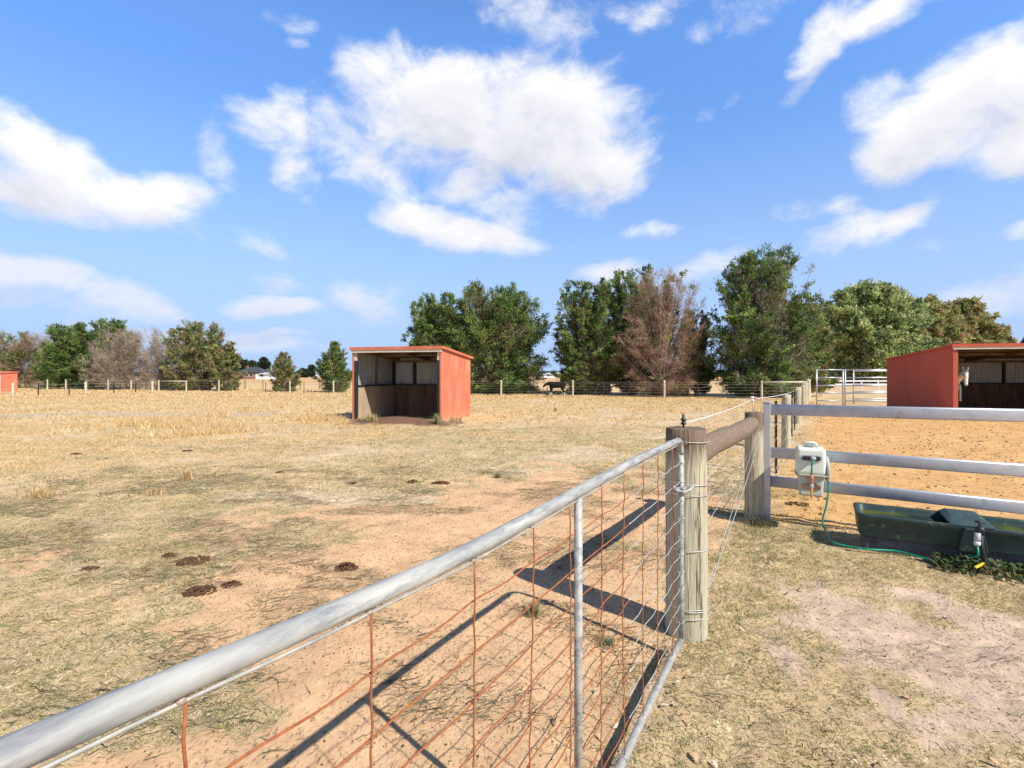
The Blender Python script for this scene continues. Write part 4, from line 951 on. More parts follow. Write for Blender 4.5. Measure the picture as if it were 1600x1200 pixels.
        palette = np.array(palette); cl = rg.integers(0, len(palette), m_); col = palette[cl][:, None] * rg.uniform(.75, 1.3, (m_, 1, 1)) * rg.uniform(.8, 1.2, (m_, k, 1))
        # colour patches of the species in large lumps
        col = np.repeat(col.reshape(-1, 3), 4, 0)
        npmesh(name, V, [np.arange(q * 4).reshape(q, 4)], M['leaf'], root, col)
    al = ~isdead
    spray(pb[al], pe[al], dr[al], tlf[al], int(leaves * 1.25), leaf * H ** .25 / 1.75, leaf * lw * H ** .25 / 1.75, np.array(PAL[pal]) * bright, 'foliage', .17, .3)
    kd = max(8, leaves // 2)
    spray(pb[isdead], pe[isdead], dr[isdead], tlf[isdead], kd, leaf * 1.5, leaf * .10, PAL[deadpal], 'dead_twigs', .22, .15)
    return root
def ld(u, o=2.2): return lined(u) + o + 1.8
gr = 'trees beyond the paddock fence'
T_ = tree
T_('half dead brown cypress with a green tip, leftmost tree above the small red shed', 24, 105, 517, ld(24), pal='cypress_pale', dead=.72, deadpal='dead', seed=2, leaves=30, twigs=24)
T_('bare grey twiggy tree behind the leftmost cypress', 84, 95, 510, ld(84, 6), dead=1, deadpal='deadgrey', seed=3, twigs=22, leaves=22)
T_('dense green cypress, left one of the joined pair beside the leafless tree', 110, 104, 503, ld(110), seed=4, leaves=34, dead=.03, twigs=24)
T_('tallest dense green cypress at far left, right one of the joined pair', 170, 96, 497, ld(170, 3.5), seed=5, leaves=34, dead=.03, twigs=24)
T_('pale grey dead conifer standing before the joined pair of green cypresses', 192, 108, 514, ld(192, 1.2), dead=.97, deadpal='deadgrey', seed=6, twigs=26, leaves=30)
T_('bare grey tree between the dead conifer and the broad green cypress', 253, 90, 510, ld(253, 3), dead=1, deadpal='deadgrey', seed=7, twigs=22, leaves=20)
T_('broad green cypress left of the gap with the brick house', 308, 108, 501, ld(308), seed=8, pal='cypress_pale', inner_dead=.35, leaves=30, twigs=24)
T_('low green cypress spreading at the right foot of the broad cypress', 352, 58, 534, ld(352, 1.6), seed=9, pal='cypress_pale', inner_dead=.3, limbs=30)
T_('small green bush shaped cypress, the smallest, alone in the open gap', 444, 56, 550, ld(444, 1.2), 'bush', seed=10, limbs=36, leaf=.17, inner_dead=.2, pal='cypress_pale')
T_('small green cypress just left of the middle shelter', 523, 66, 533, ld(523, 1.2), 'bush', seed=11, limbs=40, leaf=.18, inner_dead=.25)
T_('big green cypress rising behind the left of the middle shelter', 688, 130, 456, ld(688), seed=12, leaves=34, inner_dead=.2, limbs=56, twigs=24)
T_('biggest full green cypress right behind the middle shelter', 775, 182, 444, ld(775), seed=13, leaves=34, inner_dead=.4, limbs=74, twigs=26)
T_('pointed green cypress just right of the black cow', 922, 122, 434, ld(922), seed=14, leaves=32, inner_dead=.45, limbs=56, twigs=24)
T_('dark green cypress top showing behind the brown dead cypress', 990, 130, 409, ld(990, 5), seed=15, leaves=32, inner_dead=.15, limbs=56, twigs=22)
T_('brown dead cypress with bare fan of twigs', 1036, 148, 414, ld(1036, .9), dead=.965, deadpal='dead', seed=16, limbs=52, twigs=26, leaves=34, deadthick=1.25)
T_('low dark green cypress at the right foot of the brown dead cypress', 1088, 70, 480, ld(1088, 3.4), seed=17, inner_dead=.1, limbs=34)
T_('tallest cypress, half green and half bare, left of the yard panels', 1192, 186, 385, ld(1192, 1.5), seed=18, inner_dead=.75, dead=.16, deadpal='deadgrey', leaves=28, limbs=84, twigs=26)
T_('yellow green cypress leaning right of the tallest cypress', 1252, 104, 462, ld(1252, 4), seed=19, pal='cypress_pale', inner_dead=.3, leaves=32, limbs=50, twigs=24)
T_('large rounded green tree behind the yard panels', 1360, 172, 445, 98, 'round', 'pine', dead=.02, seed=20, limbs=110, twigs=30, leaves=28, leaf=.55, name='round_tree', lw=.5)
T_('brownish gum tree directly right of the large rounded tree', 1446, 112, 463, 104, 'round', 'gum', dead=.03, seed=21, limbs=80, twigs=26, leaves=24, leaf=.55, name='gum_tree', lw=.45)
T_('olive brown gum tree above the roof of the right shelter', 1506, 104, 466, 108, 'round', 'gum', dead=.03, seed=22, limbs=80, twigs=26, leaves=24, leaf=.55, name='gum_tree', lw=.45)
T_('small gum tree at the right end of the gum clump', 1543, 36, 501, 112, 'round', 'gum', dead=.02, seed=23, limbs=34, twigs=20, leaves=20, leaf=.55, name='gum_tree', lw=.45)
T_('lone small distant tree over the right shelter roof', 1574, 28, 519, 150, 'round', 'far', dead=.1, seed=24, limbs=26, twigs=14, leaves=18, leaf=.7, name='gum_tree')
T_('distant tree cut by the right edge of the picture', 1606, 28, 526, 150, 'round', 'far', dead=.1, seed=25, limbs=24, twigs=14, leaves=18, leaf=.7, name='gum_tree')
gd = 'dark distant trees by the brick house'
T_('dark rounded tree behind the left end of the brick house', 372, 34, 560, 225, 'round', 'far', dead=0, seed=30, limbs=40, twigs=16, leaves=16, leaf=1.1, name='distant_tree', group=gd, lw=.6)
T_('dark low wide tree behind the roof of the brick house', 392, 36, 566, 230, 'round', 'far', dead=0, seed=31, limbs=40, twigs=16, leaves=16, leaf=1.1, name='distant_tree', group=gd, lw=.6)
T_('dark taller narrow gum at the right end of the brick house', 412, 17, 559, 225, 'round', 'far', dead=0, seed=32, limbs=40, twigs=16, leaves=16, leaf=1.0, name='distant_tree', group=gd, lw=.6)
T_('tiny far tree right of the small bush shaped cypress', 487, 12, 571, 300, 'round', 'far', dead=0, seed=33, limbs=20, twigs=12, leaves=12, leaf=1.2, name='distant_tree', group=gd, lw=.6)
T_('low dark hedge like tree left of the far grey house', 474, 22, 577, 330, 'round', 'far', dead=0, seed=34, limbs=24, twigs=12, leaves=12, leaf=1.2, name='distant_tree', group=gd, lw=.6)
for i, (u, w, v, lb) in enumerate(((1063, 34, 590, 'low scrappy shrub at the foot of the brown dead cypress'), (944, 26, 600, 'low dark shrub under the pointed cypress'))):
    T_(lb, u, w, v, ld(u, 1.8), 'bush', seed=40 + i, limbs=22, twigs=12, leaves=20, inner_dead=.4, name='shrub', group='shrubs under the trees')
# far tree belts on the horizon (many, merged by distance: countless)
def belt(name, label, u0, u1, d, hpx, seed):
    rg = np.random.default_rng(seed); n = int(abs(u1 - u0) * 16)
    uu = rg.uniform(u0, u1, n); hmax = hpx * (.45 + .55 * fbm(uu, uu * 0, 26, seed, 3) * 1.3) * d / F
    P_ = np.stack([(uu - 800) / F * d, d + rg.uniform(-25, 25, n), rg.uniform(0, 1, n) * hmax], -1)
    s = d / F * 1.3; V = []
    nr = rg.normal(0, 1, (n, 3)); nr /= np.linalg.norm(nr, axis=1)[:, None]; a_ = np.cross(nr, rg.normal(0, 1, (n, 3))); a_ /= np.linalg.norm(a_, axis=1)[:, None]; b_ = np.cross(nr, a_)
    V = np.stack([P_ + (a_ * math.cos(q) + b_ * math.sin(q)) * s * rg.uniform(.6, 1.4, (n, 1)) for q in (0, 1.3, 2.5, 3.8, 5)], 1).reshape(-1, 3)
    o = npmesh(name, V, [np.arange(n * 5).reshape(n, 5)], M['leaf'], None, np.repeat(np.array(PAL['far'])[rg.integers(0, 3, n)] * 1.1, 5, 0)); tag(o, label, None, None, 'stuff')
belt('far_woodland', 'thin belt of dark trees along the horizon on the left', -300, 620, 620, 8, 1)
belt('far_woodland', 'thin belt of dark trees along the horizon behind the cypresses', 620, 1300, 520, 9, 2)
belt('far_woodland', 'belt of trees on the horizon behind the yards', 1240, 1900, 300, 16, 3)

# ------------------------------------------------------------------ hills
hx = np.linspace(-3500, 3500, 160); prof_ = 12 + 26 * fbm(hx, hx * 0, 900, 5, 4) + 14 * np.exp(-((hx - 1100) / 600) ** 2)
V = []; 
for k, (dy, f_) in enumerate(((0, 0), (250, .7), (600, 1), (1200, .1))):
    V.append(np.stack([hx, np.full_like(hx, 2600 + dy), prof_ * f_ - 1], -1))
V = np.concatenate(V); n = len(hx); Q = np.concatenate([np.stack([np.arange(n - 1) + k * n, np.arange(1, n) + k * n, np.arange(1, n) + (k + 1) * n, np.arange(n - 1) + (k + 1) * n], -1) for k in range(3)])
o = npmesh('hills', V, [Q], pmat('wooded_hills', (.05, .075, .05), (.08, .10, .07), .01, .95, 0, 0), None, None, True); tag(o, 'low wooded hills on the horizon', None, None, 'structure')

# ------------------------------------------------------------------ houses
def house(label, u0, u1, d, wall, roof, hw, hr, dep, wins, door=None, name='house'):
    A = dp(u0, d); B = dp(u1, d); W_ = B.x - A.x; t = thing(name, label, 'house', A)
    mb = MB(); mb.box((0, 0, 0), (W_, dep, hw)); mb.build('wall', wall, t)
    e = .6; i = min(dep / 2 + e, W_ / 2) - .2
    vs = [(-e, -e, hw), (W_ + e, -e, hw), (W_ + e, dep + e, hw), (-e, dep + e, hw), (i - e, dep / 2, hw + hr), (W_ - i + e, dep / 2, hw + hr)]
    mb = MB(); mb.add(vs, [(0, 1, 5, 4), (1, 2, 5), (2, 3, 4, 5), (3, 0, 4), (3, 2, 1, 0)]); mb.build('roof', roof, t)
    for x in wins:
        mb = MB(); mb.box((x * W_ - .7, -.05, .9), (x * W_ + .7, -.01, 2.1)); w_ = mb.build('window_frame', M['whitewall'], t)
        mb = MB(); mb.box((x * W_ - .6, -.07, 1.0), (x * W_ + .6, -.052, 2.0)); mb.build('pane', M['glass'], w_)
    if door is not None:
        mb = MB(); mb.box((door * W_ - .5, -.04, 0), (door * W_ + .5, -.01, 2.1)); mb.build('door', M['whitewall'], t)
    return t
h1 = house('long brick house with dark charcoal hip roof in the gap left of the small bush', 366, 409, 200, M['brick'], M['roofdark'], 2.6, 2.3, 9, (.2, .45, .62), .82)
mb = MB(); mb.box((3.2, 3, 4.1), (3.9, 3.7, 5.4)); mb.build('chimney', M['brick'], h1)
house('small white shed with pale roof beside the brick house', 403, 424, 192, M['whitewall'], M['greyroof'], 1.9, .7, 4, (.3,), .7, 'garage')
house('pale grey roofed house far off, right of the small bush shaped cypress', 481, 508, 420, M['whitewall'], M['greyroof'], 2.4, 1.9, 9, (.3, .7), .5)
house('pale house far off behind the black cow', 850, 884, 260, M['whitewall'], M['greyroof'], 2.0, 1.1, 8, (.2, .5, .8), .35)
house('low white farm building far off behind the yard gate', 1262, 1292, 250, M['whitewall'], M['greyroof'], 1.6, .9, 8, (.3, .7), .5)

# ------------------------------------------------------------------ animals
def remesh(o, vs, sm=6):
    r_ = o.modifiers.new('union', 'REMESH'); r_.mode = 'VOXEL'; r_.voxel_size = vs; r_.use_smooth_shade = True
    s2 = o.modifiers.new('smooth', 'SMOOTH'); s2.factor = .5; s2.iterations = sm
def limb(mb, pts, k=12):
    """pts: (x,y,z,r) joints; capped tube with balls at the joints"""
    mb.tube([p[:3] for p in pts], [p[3] for p in pts], k)
    for p in pts: mb.ball(p[:3], p[3] * .99, None, 10, 8)
# cow, forward = +x
cowp = gp(869, 619.3); cow = thing('cow', 'black cow with white lower legs walking left by the back fence', 'cow', cowp, R(172))
mb = MB(); S = 1.0
limb(mb, [(-.60, 0, .92, .17), (-.45, 0, .90, .225), (-.15, 0, .86, .245), (.15, 0, .86, .24), (.36, 0, .90, .21), (.48, 0, .94, .16)], 16)
mb.ball((-.45, .09, .97, ), (.16, .10, .10)); mb.ball((-.45, -.09, .97), (.16, .10, .10)); mb.ball((.35, 0, .70), (.17, .15, .2))
limb(mb, [(.45, 0, .97, .15), (.62, 0, .95, .115), (.76, 0, .92, .095)]); limb(mb, [(.76, 0, .92, .105), (.85, 0, .83, .085), (.93, 0, .75, .07), (.96, 0, .72, .066)])
for sy in (-1, 1):
    mb.ball((.74, sy * .14, .95), (.03, .08, .04))
fl = [(.30, .12, .22), (.40, -.12, -.10)]
for x, y, st in fl: limb(mb, [(x, y, .72, .10), (x + .02, y, .48, .062), (x + st * .5, y, .28, .040), (x + st * .8, y, .08, .032), (x + st * .9 + .02, y, .035, .042)])
for x, y, st in [(-.48, .13, -.16), (-.56, -.13, .14)]: limb(mb, [(x, y, .74, .15), (x + .06, y, .56, .085), (x - .06 + st * .5, y, .38, .045), (x - .02 + st, y, .12, .034), (x + st, y, .035, .045)])
bo = mb.build('body', M['cow'], cow); remesh(bo, .02)
mb = MB(); mb.tube([(-.76, 0, .98), (-.82, 0, .86), (-.83, 0, .6), (-.81, .01, .42)], [.022, .018, .014, .03], 8); bo = mb.build('tail', M['black'], cow)
# horse, forward = +x ; placed along the left wall inside the right-hand shelter
HS = .95
fx = Vector((math.sin(rot2), -math.cos(rot2), 0))            # outwards from the shelter
hl = sh2.matrix_basis
hp_ = Vector(c0) + Vector((math.cos(rot2), math.sin(rot2), 0)) * .60 - fx * 1.52
horse = thing('horse', 'white grey horse in a light blue rug looking out of the right shelter', 'horse', hp_, math.atan2(fx.y, fx.x)); horse.scale = (HS, HS, HS)
mb = MB()
limb(mb, [(-1.35, 0, 1.18, .20), (-1.15, 0, 1.20, .27), (-.8, 0, 1.15, .285), (-.4, 0, 1.12, .29), (0, 0, 1.15, .275), (.22, 0, 1.17, .21)], 18)
hd = R(-22)  # head turned to the viewer
nx_, ny_ = math.cos(hd), math.sin(hd)
limb(mb, [(.05, 0, 1.26, .21), (.36, .01, 1.44, .155), (.74, .02, 1.65, .12), (1.07, .02, 1.80, .10)])
pc_ = Vector((1.09, .015, 1.82))
def hpnt(f, s, z): return (pc_.x + nx_ * f - ny_ * s, pc_.y + ny_ * f + nx_ * s, pc_.z + z)
def hb_(f, s, z, r): mb.ball(hpnt(f, s, z), r, Matrix.Rotation(hd, 4, 'Z') @ Matrix.Rotation(R(28), 4, 'Y'), 14, 10)
hb_(.03, 0, .0, (.105, .095, .12)); hb_(.09, 0, -.12, (.10, .088, .16)); hb_(.15, 0, -.27, (.075, .066, .17)); hb_(.20, 0, -.42, (.062, .060, .11)); hb_(.235, 0, -.50, (.055, .062, .055))
limb(mb, [(*hpnt(.05, 0, -.02), .098), (*hpnt(.085, 0, -.14), .088), (*hpnt(.13, 0, -.27), .070), (*hpnt(.175, 0, -.40), .060), (*hpnt(.205, 0, -.49), .058)]); hb_(.02, 0, -.16, (.08, .07, .13)); hb_(.17, 0, -.50, (.05, .045, .045))
for sy in (-1, 1): hb_(.12, sy * .075, -.13, (.03, .022, .03))
for sy in (-1, 1): limb(mb, [(*hpnt(-.01, sy * .06, .08), .032), (*hpnt(.01, sy * .075, .13), .034), (*hpnt(.015, sy * .08, .19), .018), (*hpnt(.015, sy * .078, .225), .006)], 8)
for y in (.13, -.13): limb(mb, [(.08, y, 1.02, .13), (.08, y, .78, .075), (.09, y, .5, .055), (.08, y, .28, .036), (.09, y, .1, .034), (.12, y, .04, .055)])
for y in (.14, -.14): limb(mb, [(-1.2, y, 1.08, .19), (-1.08, y, .80, .12), (-1.28, y, .52, .062), (-1.24, y, .28, .04), (-1.22, y, .1, .036), (-1.18, y, .04, .055)])
bo = mb.build('body', M['horse'], horse); remesh(bo, .014, 4)
mb = MB()
for sy in (-1, 1): mb.ball(hpnt(.155, sy * .088, -.125), .017)
mb.build('eyes', M['black'], horse)
mb = MB()
for sy in (-1, 1): mb.ball(hpnt(.292, sy * .032, -.485), (.012, .012, .018))
mb.ball(hpnt(.26, 0, -.555), (.04, .045, .016)); mb.build('nostrils', M['muzzle'], horse)
mb = MB()
for k in range(26):
    q = k / 25; b0_ = Vector((.12 + .95 * q, .02, 1.46 + .46 * q)); mb.tube([b0_, b0_ + Vector((-.02, .08, -.03)), b0_ + Vector((-.03 + random.uniform(-.02, .02), .13, -.20 - random.uniform(0, .06)))], [.02, .022, .006], 6)
for k in range(6): b0_ = Vector(hpnt(.06, (k - 2.5) * .016, .11)); mb.tube([b0_, b0_ + Vector((nx_ * .05, ny_ * .05, -.03)), b0_ + Vector((nx_ * .09, ny_ * .09, -.13))], [.012, .012, .004], 5)
mb.build('mane', M['hair'], horse)
mb = MB(); mb.tube([(-1.52, 0, 1.28), (-1.62, 0, 1.1), (-1.62, 0, .7), (-1.6, 0, .4)], [.035, .05, .06, .02], 8); mb.build('tail', M['hair'], horse)
# rug: shell over body with front flap
mb = MB(); nseg = 16; rings = []
for x, ry, rz, zc, zb in ((-1.52, .22, .25, 1.18, .85), (-1.2, .34, .35, 1.16, .66), (-.8, .34, .34, 1.14, .62), (-.4, .345, .34, 1.13, .62), (0, .33, .34, 1.15, .62), (.22, .29, .32, 1.17, .60), (.36, .16, .24, 1.2, .62)):
    ring = []
    for j in range(nseg + 1):
        a = math.pi * j / nseg; y = ry * math.cos(a); z = zc + rz * math.sin(a)
        ring.append((x, y, z))
    ring = [(x, ry * 1.02, zb)] + ring + [(x, -ry * 1.02, zb)]; rings.append(ring)
k = len(rings[0]); mb.add([p for r_ in rings for p in r_], [(i * k + j, i * k + j + 1, (i + 1) * k + j + 1, (i + 1) * k + j) for i in range(len(rings) - 1) for j in range(k - 1)], True)
ro = mb.build('rug', M['rug'], horse); sm = ro.modifiers.new('thick', 'SOLIDIFY'); sm.thickness = .008
# ------------------------------------------------------------------ dung, stones, leaves
def lumps(name, label, cat_, group, x, y, r, h, n, mat, seed, flat=.6):
    rg = random.Random(seed); mb = MB(); z0 = float(relief(np.array([x]), np.array([y]))[0])
    for k in range(n):
        a = rg.uniform(0, 6.28); q = math.sqrt(rg.uniform(0, 1)); s = r * rg.uniform(.05, .16)
        px, py = q * r * math.cos(a), q * r * math.sin(a) * .75; pz = h * (1 - q * q) * rg.uniform(.3, 1)
        n0 = len(mb.v); mb.ball((px, py, pz), (s, s * rg.uniform(.7, 1), s * flat * rg.uniform(.6, 1)), Matrix.Rotation(rg.uniform(0, 3), 4, 'Z'), 9, 6)
        for i in range(n0, len(mb.v)): v = mb.v[i]; j = rg.uniform(-.10, .10) * s; mb.v[i] = (v[0] + j, v[1] + rg.uniform(-.1, .1) * s, v[2] + j)
    o = mb.build(name, mat); o.location = (x, y, z0); tag(o, label, cat_, group); return o
piles = [(541, 884, 19, .045, 'round dark brown dung heap alone on the bare sand'), (313, 921, 25, .035, 'large dark flat dung patch behind the gate rail'), (362, 911, 16, .03, 'small dark dung patch at the right end of the large flat one'),
         (301, 876, 25, .010, 'pale reddish flattened dung pile above the large dark one'), (266, 865, 12, .02, 'small crumbly dung left of the pale reddish pile'), (139, 887, 16, .02, 'flat brown dung patch farthest left on the thin grass'),
         (550, 753, 9, .04, 'leftmost of the three small dung heaps in line mid paddock'), (645, 752, 10, .05, 'middle one of the three small dung heaps in line'), (688, 753, 14, .03, 'rightmost and widest of the three small dung heaps in line'),
         (437, 737, 7, .03, 'tiny dung heap in the olive grass left of the three in line'), (119, 708, 8, .03, 'dark dung spot far left in the golden grass'), (293, 703, 9, .03, 'flat dung spot between the golden tufts left of centre')]
for i, (u, v, w, h, lb) in enumerate(piles):
    p = gp(u, v); lumps('dung_heap', lb, 'dung', 'dung heaps on the paddock', p.x, p.y, w * p.y / F, h, 130 if w > 11 else 60, M['dung'], i, .7)
p = gp(1245, 788); lumps('dirt_clump', 'dark crumbly dirt clump on the sand under the hose reel', 'dirt', None, p.x, p.y, .14, .02, 50, M['dung'], 77, .6)
# fallen leaves
leafm = pmat('fallen_leaf', (.34, .18, .10), (.60, .42, .28), 14, .8, 0, 0, c3=(.55, .33, .26))
leafp = pmat('pale_fallen_leaf', (.60, .50, .40), (.74, .66, .55), 20, .8, 0, 0)
spots = [(1060, 1062), (1048, 1075), (1072, 1048), (1052, 1092), (1062, 1112), (1074, 1125), (1040, 1098), (1000, 1090), (985, 1108), (960, 1130), (1012, 1130), (938, 1150), (905, 1125), (1110, 975), (1125, 1000), (1160, 980), (1155, 950), (1195, 870), (1205, 880), (1240, 1098), (1370, 1187), (1310, 990), (1385, 1022), (1418, 1088), (1120, 1188), (1085, 1175), (1300, 1140), (1135, 1056), (1170, 1028), (1180, 905), (1230, 925), (980, 1060), (870, 1130), (930, 1075), (1350, 870), (1290, 880), (1480, 960), (1555, 1190)]
rr_ = random.Random(4)
lab = {20: 'large pale oval leaf on the bare soil at the bottom right', 19: 'tan leaf alone in the grass below the gate post'}
for i, (u, v) in enumerate(spots):
    p = gp(u, v); L_ = rr_.uniform(.013, .027); W_ = L_ * rr_.uniform(.3, .5); vs = []; n = 7
    for k in range(n + 1):
        t = k / n; w = W_ * math.sin(math.pi * min(t * .95 + .03, 1)) ; bend_ = .012 * math.sin(t * 3 + i)
        vs += [((t - .5) * 2 * L_, -w, .012 + bend_ + .006), ((t - .5) * 2 * L_, 0, .010 + bend_), ((t - .5) * 2 * L_, w, .014 + bend_ + .004)]
    fs = [f for k in range(n) for f in ((3 * k, 3 * k + 3, 3 * k + 4, 3 * k + 1), (3 * k + 1, 3 * k + 4, 3 * k + 5, 3 * k + 2))]
    o = MB().add(vs, fs, True).build('fallen_leaf', leafp if i % 3 == 0 else leafm); sm = o.modifiers.new('thick', 'SOLIDIFY'); sm.thickness = .0008
    o.location = (p.x, p.y, float(relief(np.array([p.x]), np.array([p.y]))[0]) - .002); o.rotation_euler = (rr_.uniform(-.3, .3), rr_.uniform(-.3, .3), rr_.uniform(0, 6.28))
    tag(o, lab.get(i, 'small curled tan and pinkish leaf lying in the grass around the gate post and yard'), 'leaf', 'fallen leaves around the gate post')
# grass tussocks
def tussock(label, u, v, h, w, n, pal, seed):
    rg = np.random.default_rng(seed); p = gp(u, v); z0 = float(relief(np.array([p.x]), np.array([p.y]))[0])
    az = rg.uniform(0, 6.28, n); ti = np.abs(rg.normal(0, .42, n)); L_ = h * rg.uniform(.5, 1.1, n); st = np.stack([rg.normal(0, w * .55, n), rg.normal(0, w * .55, n), np.zeros(n) - .01], -1)
    d_ = np.stack([np.cos(az) * np.sin(ti), np.sin(az) * np.sin(ti), np.cos(ti)], -1); mid = st + d_ * (L_ * .6)[:, None]; d2 = d_ + np.stack([np.cos(az) * .5, np.sin(az) * .5, -np.ones(n) * .3], -1); d2 /= np.linalg.norm(d2, axis=1)[:, None]
    tip = mid + d2 * (L_ * .45)[:, None]; s = np.stack([-np.sin(az), np.cos(az), np.zeros(n)], -1) * .0022 * max(1, p.y / 6)
    V = np.stack([st - s, st + s, mid + s * .8, mid - s * .8, tip], 1).reshape(-1, 3); b0 = np.arange(n) * 5
    c = pal[rg.integers(0, len(pal), n)] * rg.uniform(.8, 1.2, n)[:, None]
    o = npmesh('grass_tussock', V, [np.stack([b0, b0 + 1, b0 + 2, b0 + 3], -1), np.stack([b0 + 3, b0 + 2, b0 + 4], -1)], M['straw'], None, np.repeat(c, 5, 0)); o.location = (p.x, p.y, z0)
    tag(o, label, 'grass tuft', 'grass tufts standing up in the paddock')
TG = np.array([(.13, .17, .07), (.19, .23, .10), (.27, .28, .15), (.40, .36, .22)])
tussock('grey green spiky tuft seen through the gate mesh by the post shadow', 832, 958, .12, .03, 160, TG, 1)
tussock('small green spiky tuft in mid paddock left of the gate', 778, 744, .13, .04, 120, TG, 2)
tussock('straw coloured tuft on the left of the paddock', 290, 748, .22, .07, 200, DRY, 3)
tussock('pale straw tuft below the taller golden grass', 245, 770, .12, .12, 200, DRY, 4)
tussock('tall golden tuft near the left edge', 62, 775, .18, .12, 260, DRY, 5)
tussock('green tuft at the left foot of the middle shelter', 580, 661, .25, .22, 260, GREEN, 6)
tussock('green and straw tuft at the right front corner of the middle shelter', 684, 664, .40, .10, 160, GREEN, 7)
tussock('yellow tuft along the right wall of the middle shelter', 712, 661, .22, .25, 260, DRY, 8)
tussock('dark grass tuft by the foot of the steel post', 1185, 818, .14, .12, 320, np.array([(.14, .15, .07), (.24, .2, .11), (.32, .27, .16)]), 9)
tussock('green tuft seen through the gate beside the middle upright', 945, 1000, .06, .06, 160, TG, 10)
tussock('thin upright tuft in the far paddock below the cow', 868, 642, .30, .05, 60, DRY, 11)

# ------------------------------------------------------------------ sun and sky
SE, SA = R(43.5), math.atan2(.72, -.69)   # elevation, azimuth from +Y towards +X
sd = Vector((math.sin(SA) * math.cos(SE), math.cos(SA) * math.cos(SE), math.sin(SE)))
l = bpy.data.lights.new('sun', 'SUN'); l.energy = 5.0; l.angle = R(.5); l.color = (1, .94, .84)
lo = bpy.data.objects.new('sun', l); COL.objects.link(lo); lo.rotation_euler = (-sd).to_track_quat('-Z', 'Y').to_euler(); lo.location = (10, -10, 20)

W = bpy.data.worlds.new('World'); C.world = W; W.use_nodes = True; nt = W.node_tree; nt.nodes.clear(); L = nt.links.new
def N(t, **k):
    n = nt.nodes.new(t)
    for a, v in k.items(): setattr(n, a, v)
    return n
out = N('ShaderNodeOutputWorld'); bg = N('ShaderNodeBackground'); L(bg.outputs[0], out.inputs[0])
sky = N('ShaderNodeTexSky'); sky.sky_type = 'NISHITA'; sky.sun_disc = False; sky.sun_elevation = SE; sky.sun_rotation = SA; sky.altitude = 50; sky.air_density = 1.0; sky.dust_density = .3; sky.ozone_density = 1.5
SKYSTR = .12
def math_(op, a, b=None, c=None, clamp=False):
    n = N('ShaderNodeMath', operation=op); n.use_clamp = clamp
    for i, x in enumerate((a, b, c)):
        if x is None: continue
        if isinstance(x, (int, float)): n.inputs[i].default_value = x
        else: L(x, n.inputs[i])
    return n.outputs[0]
tc = N('ShaderNodeTexCoord'); sep = N('ShaderNodeSeparateXYZ'); L(tc.outputs['Generated'], sep.inputs[0])
azn = math_('ARCTAN2', sep.outputs[0], sep.outputs[1]); eln = math_('ARCSINE', sep.outputs[2])
cmb = N('ShaderNodeCombineXYZ'); L(azn, cmb.inputs[0]); L(eln, cmb.inputs[1]); AE = cmb.outputs[0]
def ae(u, v):
    x, y, z = (u - 800) / F, 1.0, (VH - v) / F; r_ = math.sqrt(x * x + 1 + z * z); return math.atan2(x, 1), math.asin(z / r_)
# cloud blobs by azimuth / elevation: (u, v, half-width, half-height, tilt deg, density)
BL = [(690, 170, 150, 95, 0, 1.0), (800, 190, 200, 105, 0, 1.15), (890, 235, 120, 80, 15, 1.15), (590, 130, 60, 60, 30, .7), (560, 240, 120, 60, 25, .62), (690, 110, 60, 50, 0, .75),
      (440, 190, 75, 55, 10, .62), (470, 265, 32, 70, -15, .62), (362, 245, 36, 60, -10, .50), (720, 300, 90, 40, 20, .55),
      (650, 352, 72, 34, 0, 1.0), (745, 370, 100, 34, 8, .95), (800, 330, 55, 50, 10, .5),
      (80, 255, 150, 58, 16, 1.15), (60, 300, 160, 38, 8, 1.05), (200, 300, 115, 42, 14, .95), (50, 210, 70, 28, 10, .5), (290, 305, 70, 25, 14, .6),
      (1480, 190, 150, 80, -20, 1.15), (1580, 130, 110, 80, -30, 1.05), (1450, 235, 130, 50, 12, 1.1), (1600, 210, 120, 80, 0, 1.1), (1380, 180, 70, 50, 0, .8),
      (1290, 65, 95, 50, -45, .75), (1380, 20, 120, 40, -8, .72), (1180, 15, 90, 30, 0, .4), (840, 15, 110, 45, 20, .45), (960, 90, 60, 28, -10, .38), (1010, 5, 80, 30, 0, .5), (440, 10, 40, 20, 0, .3), (455, 52, 22, 12, 0, .28),
      (1320, 378, 105, 30, -6, .72), (1425, 348, 75, 22, -14, .72), (1285, 330, 45, 28, 0, .5), (1465, 388, 26, 16, -10, .45), (1130, 145, 40, 16, -20, .35), (1020, 362, 52, 17, -8, .5),
      (50, 425, 140, 40, 4, 1.0), (170, 460, 120, 34, 4, 0.75), (70, 480, 110, 22, 0, 0.65), (385, 385, 85, 26, 12, .42), (425, 476, 100, 17, 2, .85), (420, 440, 60, 18, 0, .45), (425, 522, 75, 9, 0, .85), (430, 540, 100, 16, 0, 0.75), (590, 470, 70, 40, 0, .42), (960, 432, 62, 18, 0, .6), (1090, 420, 80, 22, -20, .5),
      (1560, 460, 120, 26, -4, .6), (1600, 440, 60, 20, 0, .5), (1600, 368, 30, 14, 0, .4), (1500, 480, 200, 20, 0, .5), (250, 515, 200, 16, 0, .5)]
gtree = bpy.data.node_groups.new('cloud_field', 'ShaderNodeTree')
gtree.interface.new_socket('Vector', in_out='INPUT', socket_type='NodeSocketVector'); gtree.interface.new_socket('Field', in_out='OUTPUT', socket_type='NodeSocketFloat')
gi = gtree.nodes.new('NodeGroupInput'); go = gtree.nodes.new('NodeGroupOutput'); cur = None
